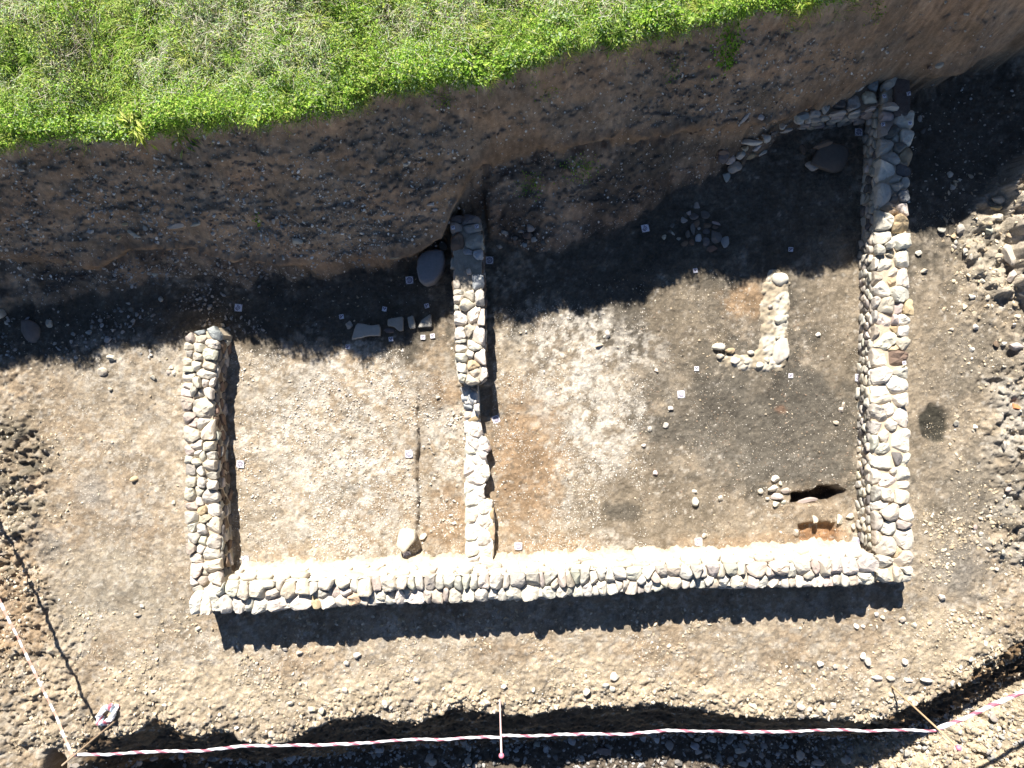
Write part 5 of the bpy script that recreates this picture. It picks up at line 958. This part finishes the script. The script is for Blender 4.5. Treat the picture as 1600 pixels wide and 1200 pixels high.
def sticks(name, label, cat, lines, rad, col, z0):
    """twigs / roots given as photo-pixel polylines with heights above ground."""
    Vs = []; f4 = []; f3 = []; ov = 0; first = None
    for ln in lines:
        pts = []
        for (a, b, dz) in ln:
            x, y, z = on_ground(a, b, z0); pts.append((x, y, z + dz))
        pts = np.array(pts)
        if first is None: first = pts[0].copy()
        t = np.linspace(0, 1, len(pts)); tt = np.linspace(0, 1, max(6, 3 * len(pts)))
        q = np.stack([np.interp(tt, t, pts[:, i]) for i in range(3)], -1); q[:, :2] += rng.normal(0, .006, (len(q), 2))
        V, a4, a3 = tube(q - first, np.linspace(rad, rad * .45, len(q)), 6); Vs.append(V); f4.append(a4 + ov); f3.append(a3 + ov); ov += len(V)
    V = np.vstack(Vs); c = np.outer(rng.normal(1, .08, len(V)), col)
    o = mesh_np(name, V, [np.vstack(f4), np.vstack(f3)], M_DRY, col=c.clip(0, 1)); o.location = first; tag(o, label, cat); return o
sticks('dry_root', 'branched bare root hanging down the bank below the left field edge', 'root', [[(482, 174, .05), (480, 190, .06), (481, 205, .05), (480, 215, .03)], [(480, 188, .06), (475, 195, .05)], [(481, 192, .06), (490, 200, .05), (494, 204, .03)], [(480, 198, .06), (474, 203, .04)]], .007, (.36, .31, .25), 1.9)
sticks('dry_root', 'long single curved root hanging from the leafy weed over the bank', 'root', [[(738, 118, .08), (745, 128, .10), (747, 140, .08), (746, 170, .03)]], .007, (.40, .33, .26), 2.0)
sticks('dry_root', 'forked dry stem drooping over the bank edge in the right part', 'root', [[(982, 46, .10), (975, 56, .08), (966, 64, .04)], [(980, 48, .10), (974, 62, .06), (969, 72, .03)]], .006, (.46, .40, .30), 2.2)
sticks('dry_root', 'thin straight twig on the left bank face', 'root', [[(445, 335, .03), (462, 347, .04), (481, 361, .02)]], .006, (.40, .35, .29), .9)
dl = []
for _ in range(34):
    a = rng.uniform(60, 165); b = rng.uniform(45, 130); an = rng.normal(1.1, .6); l = rng.uniform(14, 48)
    dl.append([(a, b, .06), (a + .5 * l * math.cos(an), b - .5 * l * math.sin(an), rng.uniform(.12, .3)), (a + l * math.cos(an), b - l * math.sin(an), rng.uniform(.1, .34))])
sticks('dry_stalks', 'tangle of bare dry stalks in the grass at the upper left', 'dry weed', dl, .0045, (.42, .36, .28), 2.4)

# ------------------------------------------------------------------ survey targets
M_PAPER = mat_plain('white_card', (.76, .74, .78), .7); M_INK = mat_plain('black_print', (.13, .11, .17), .8)
def ring(r0, r1, a0, a1, n, z):
    t = np.linspace(a0, a1, n + 1); V = np.vstack([np.stack([r0 * np.cos(t), r0 * np.sin(t), np.full(n + 1, z)], -1), np.stack([r1 * np.cos(t), r1 * np.sin(t), np.full(n + 1, z)], -1)])
    i = np.arange(n); return V, np.stack([i, n + 1 + i, n + 2 + i, i + 1], -1)
def target_mesh(size, big, seed):
    s = size / 2; t = .006
    V = [(-s, -s, 0), (s, -s, 0), (s, s, 0), (-s, s, 0), (-s, -s, t), (s, -s, t), (s, s, t), (-s, s, t)]
    F = [(4, 5, 6, 7), (0, 1, 5, 4), (1, 2, 6, 5), (2, 3, 7, 6), (3, 0, 4, 7), (3, 2, 1, 0)]
    a = bpy.data.meshes.new('card'); a.from_pydata(V, [], F); a.materials.append(M_PAPER)
    r = random.Random(seed); Vs = []; Fs = []; ov = 0; z = t + .0015
    def add(v, f):
        nonlocal ov
        Vs.append(np.asarray(v, float)); Fs.extend([tuple(int(k) + ov for k in q) for q in f]); ov += len(v)
    if big:
        v, f = ring(0.0001, s * .16, 0, 6.2832, 16, z); add(v, f)
        v, f = ring(s * .34, s * .50, 0, 6.2832, 28, z); add(v, f)
        k = 0
        while k < 12:
            m = r.choice([1, 1, 2]);
            if r.random() < .55: v, f = ring(s * .60, s * .80, k * math.pi / 6, (k + m) * math.pi / 6, 4 * m, z); add(v, f)
            k += m
        for sx, sy in ((1, 1), (-1, -1), (1, -1))[:2 + seed % 2]:
            add([(sx * s * .96, sy * s * .96, z), (sx * s * .62, sy * s * .96, z), (sx * s * .96, sy * s * .62, z)], [(0, 1, 2) if sx * sy > 0 else (0, 2, 1)])
    else:
        for sx, sy in ((-.45, .45), (.45, .45), (.0, -.05), (-.45, -.45))[:3 + seed % 2]:
            q = s * .28; add([(sx * s - q, sy * s - q, z), (sx * s + q, sy * s - q, z), (sx * s + q, sy * s + q, z), (sx * s - q, sy * s + q, z)], [(0, 1, 2, 3)])
    b = bpy.data.meshes.new('printed_code'); b.from_pydata([tuple(v) for v in np.vstack(Vs)], [], Fs); b.materials.append(M_INK)
    return a, b
TGM = {}
def target(px, py, size, label, rot, z=None, z0=0.0):
    big = size > .09; sd = int(px) % 5; key = (big, sd, size)
    if key not in TGM: TGM[key] = target_mesh(size, big, sd + 3)
    a, b = TGM[key]
    x, y, zz = on_ground(px, py, z0)
    if z is not None: x, y = P(px, py, z); zz = z
    o = empty('survey_target', (x, y, zz + .012)); o.rotation_euler = (rng.normal(0, .04), rng.normal(0, .04), math.radians(rot))
    tag(o, label, 'survey target', 'coded survey targets')
    for m in (a, b):
        c = bpy.data.objects.new(m.name.split('.')[0], m); COL.objects.link(c); c.parent = o
for q in [(373, 481, 'coded target on the shaded floor above the left wall', -5), (640, 438, 'coded target on the dark floor left of the smooth grey boulder', 5), (765, 407, 'coded target just right of the shaded end of the partition wall', 0), (1008, 357, 'tilted coded target at the foot of the bank left of the fallen heap', 12),
          (1341, 207, 'coded target in the dark corner beside the upper right wall', 0), (376, 725, 'coded target on the sunlit floor halfway along the left wall', -5), (384, 874, 'coded target in the lower left corner of the left room', 8), (639, 709, 'coded target just left of the sondage line', 4), (636, 867, 'coded target touching the foot of the white block', 0),
          (775, 655, 'coded target on the orange clay just past the gap in the partition', 20), (810, 853, 'coded target at the long wall right of the wall footing', 0), (1091, 846, 'coded target at the long wall in the middle of the right room', 0), (1064, 616, 'coded target on the sunlit floor left of the burnt soil', 5), (1341, 590, 'coded target close to the middle of the right wall', 0), (1337, 845, 'coded target in the lower right corner beside the pit', -10)]:
    target(q[0], q[1], .115, q[2], q[3])
for q in [(534, 495, 'small marker card above the round cobble of the slab row', 10), (544, 542, 'small marker card below the left end of the slab row', 0), (601, 483, 'small marker card above the notched slab', -10), (667, 478, 'small marker card above the triangular slab', 15), (611, 530, 'small marker card at the shadow edge below the notched slab', 5), (661, 527, 'small marker card below the triangular slab at the shadow edge', 0),
          (676, 525, 'small marker card between the slab row and the partition wall', 8), (1086, 423, 'small marker card at the tip of the shadow in the right room', 8), (1235, 390, 'small marker card on the dark floor above the hearth', -5), (1088, 576, 'small marker card left of the lower end of the hearth', 0), (1235, 587, 'small marker card at the lower right corner of the hearth', 0)]:
    target(q[0], q[1], .07, q[2], q[3])
for q in [(1412, 567, 'small marker card on the brown slab of the right wall', .43), (708, 356, 'small marker card on the leftmost upper stone of the partition wall', .55), (745, 354, 'small marker card on the upper right stone of the partition wall', .56), (1381, 151, 'small marker card on the inner stones at the top of the right wall', .54), (1379, 195, 'small marker card on the inner edge stone of the right wall', .55), (1421, 193, 'small marker card on the upper squared block of the right wall', .56), (1419, 147, 'small marker card on the brown top slab of the right wall', .55)]:
    target(q[0], q[1], .055, q[2], 10, z=q[3] + .012)

# ------------------------------------------------------------------ barrier tape on posts
M_TAPE = mat_attr('barrier_tape_film', scale=20, bump=0, lo=.95, hi=1.05, rough=.35, spec=.4); M_POST = mat_attr('steel_rod', scale=30, bump=.1, lo=.85, hi=1.1, rough=.55, spec=.4)
def post(base_px, top_px, ztop, rad, label, col, cap=True, tipc=(.75, .22, .30)):
    x, y, z = on_ground(*base_px); xt, yt = P(top_px[0], top_px[1], ztop)
    o = empty('tape_post', (x, y, z)); tag(o, label, 'post', 'posts carrying the barrier tape')
    pts = np.array([(0, 0, -.12), (0, 0, 0), ((xt - x) * .5, (yt - y) * .5, (ztop - z) * .5), (xt - x, yt - y, ztop - z)])
    V, f4, f3 = tube(pts, rad, 10); mesh_np('rod', V, [f4, f3], M_POST, o, np.tile(col, (len(V), 1)))
    if cap:
        v, f = ICO[2]; d = pts[3]; v = v * np.array([.036, .036, .034])
        st_ = np.where(v[:, 2:3] < -.02, v * np.array([.75, .75, 1.7]), v)
        mesh_np('cap', st_ + d + np.array([0, 0, .012]), f, M_TAPE, o, np.tile(tipc, (len(v), 1)))
    return o
post((781, 1094), (783.5, 1180), 1.62, .013, 'slim pale pink post with a pink cap in the middle of the lower edge', (.70, .48, .46))
post((1394, 1073), (1497, 1168), 1.66, .013, 'thin tan post with a pink cap at the lower right', (.50, .34, .20))
post((181, 1126), (97, 1196), 1.45, .013, 'thin bare brown post at the lower left corner of the tape', (.36, .27, .18), cap=False)
def tape_span(pts, W, twist, pitch, nseg, T=.006):
    """a twisted strip of tape through the given 3-D points; colour changes every pitch metres."""
    pts = np.array(pts); d = np.linalg.norm(np.diff(pts, axis=0), axis=1); s = np.concatenate([[0], np.cumsum(d)]); tt = np.linspace(0, s[-1], nseg)
    q = np.stack([np.interp(tt, s, pts[:, i]) for i in range(3)], -1); q[:, 1] += (fbm(tt * 1.7, tt * 0, 901, 4) - .5) * .07; q[:, 2] += (fbm(tt * 1.1, tt * 0, 902, 4) - .5) * .08; W = W * (.72 + .56 * fbm(tt * 3.1, tt * 0, 903, 3)); Tn = np.gradient(q, axis=0); Tn /= np.linalg.norm(Tn, axis=1, keepdims=True)
    A = np.cross(Tn, [0, 0, 1.0]); A /= np.linalg.norm(A, axis=1, keepdims=True); B = np.cross(A, Tn)
    ph = tt * twist + (fbm(tt * 1.5, tt * 0, 904, 3) - .5) * (5 if twist else 1.2); m = 16; th = np.linspace(0, 2 * math.pi, m, endpoint=False)
    V = []; Cc = []; T = W * .42 if twist else T * np.ones(nseg)
    for j in th:
        u = np.cos(j) * W / 2; w = np.sin(j) * T / 2 * 2
        V.append(q + A * (u * np.cos(ph) - w * np.sin(ph))[:, None] + B * (u * np.sin(ph) + w * np.cos(ph))[:, None])
        st_ = (np.sin(2 * math.pi * (tt / pitch) + (j if twist else 0)) > (.45 if twist else 0.05))
        Cc.append(np.where(st_[:, None], np.array([.36, .12, .16] if twist else [.60, .33, .25]), np.array([.72, .71, .73])))
    V = np.stack(V, 1); Cc = np.stack(Cc, 1); n = nseg; i = np.arange(n - 1)[:, None] * m; k = np.arange(m)[None]; k2 = (k + 1) % m
    F = np.stack([i + k, i + k2, i + m + k2, i + m + k], -1).reshape(-1, 4)
    return V.reshape(-1, 3), F, Cc.reshape(-1, 3)
def L3(px, py, z): x, y = P(px, py, z); return (x, y, z)
zt_ = 1.08
spans = [([L3(-190, 560, .95), L3(-60, 800, .9), L3(0, 936, .9), L3(34, 1010, .92), L3(75, 1096, .98), L3(114, 1180, 1.12)], .05, 0.0, .20, 420),
         ([L3(114, 1181, 1.12), L3(300, 1172, 1.02), L3(460, 1164, 1.0), L3(620, 1157, 1.03), L3(782, 1151, 1.10)], .042, 20.0, .155, 1400),
         ([L3(782, 1151, 1.10), L3(950, 1146, 1.02), L3(1120, 1142, 1.0), L3(1300, 1141, 1.04), L3(1465, 1141, 1.16)], .04, 24.0, .155, 1400),
         ([L3(1465, 1141, 1.16), L3(1530, 1112, 1.10), L3(1600, 1080, 1.05), L3(1760, 1010, 1.0)], .06, 4.0, .26, 420)]
Vs = []; Fs = []; Cs = []; ov = 0
for s_ in spans:
    V, F, c = tape_span(*s_); Vs.append(V); Fs.append(F + ov); Cs.append(c); ov += len(V)
tp = mesh_np('barrier_tape', np.vstack(Vs), np.vstack(Fs), M_TAPE, col=np.vstack(Cs)); tag(tp, 'red and white twisted barrier tape strung between the posts along the lower edge', 'barrier tape')
# crumpled loop of spare tape at the corner post
cx_, cy_, cz_ = on_ground(170, 1114); m1, m2 = 60, 14; V = []; Cc = []
for i in range(m1):
    a = 2 * math.pi * i / m1
    for j in range(m2):
        b = 2 * math.pi * j / m2; rr = 1 + .28 * math.sin(3 * a + 1) * math.sin(2 * b) + .22 * math.sin(7 * a + b * 2) + rng.normal(0, .09)
        R = .115 + .045 * math.cos(b) * rr; e = math.cos(a) * R * .80; f_ = math.sin(a) * R * 1.25
        V.append((e * .75 + f_ * .65, -e * .65 + f_ * .75, .05 + .05 * math.sin(b) * rr + .02 * math.sin(4 * a)))
        w = math.sin(2 * a + .6 * b); Cc.append((.82, .83, .84) if w > -.1 else ((.52, .62, .70) if math.sin(5 * a + b) > -.3 else (.60, .12, .16)))
V = np.array(V); i = np.arange(m1)[:, None]; j = np.arange(m2)[None]
F = np.stack([i * m2 + j, ((i + 1) % m1) * m2 + j, ((i + 1) % m1) * m2 + (j + 1) % m2, i * m2 + (j + 1) % m2], -1).reshape(-1, 4)
o = mesh_np('spare_tape', V, F, M_TAPE, col=np.array(Cc), smooth=False); o.location = (cx_, cy_, cz_); tag(o, 'crumpled white, pale blue and red loop of spare tape at the corner post foot', 'spare tape')
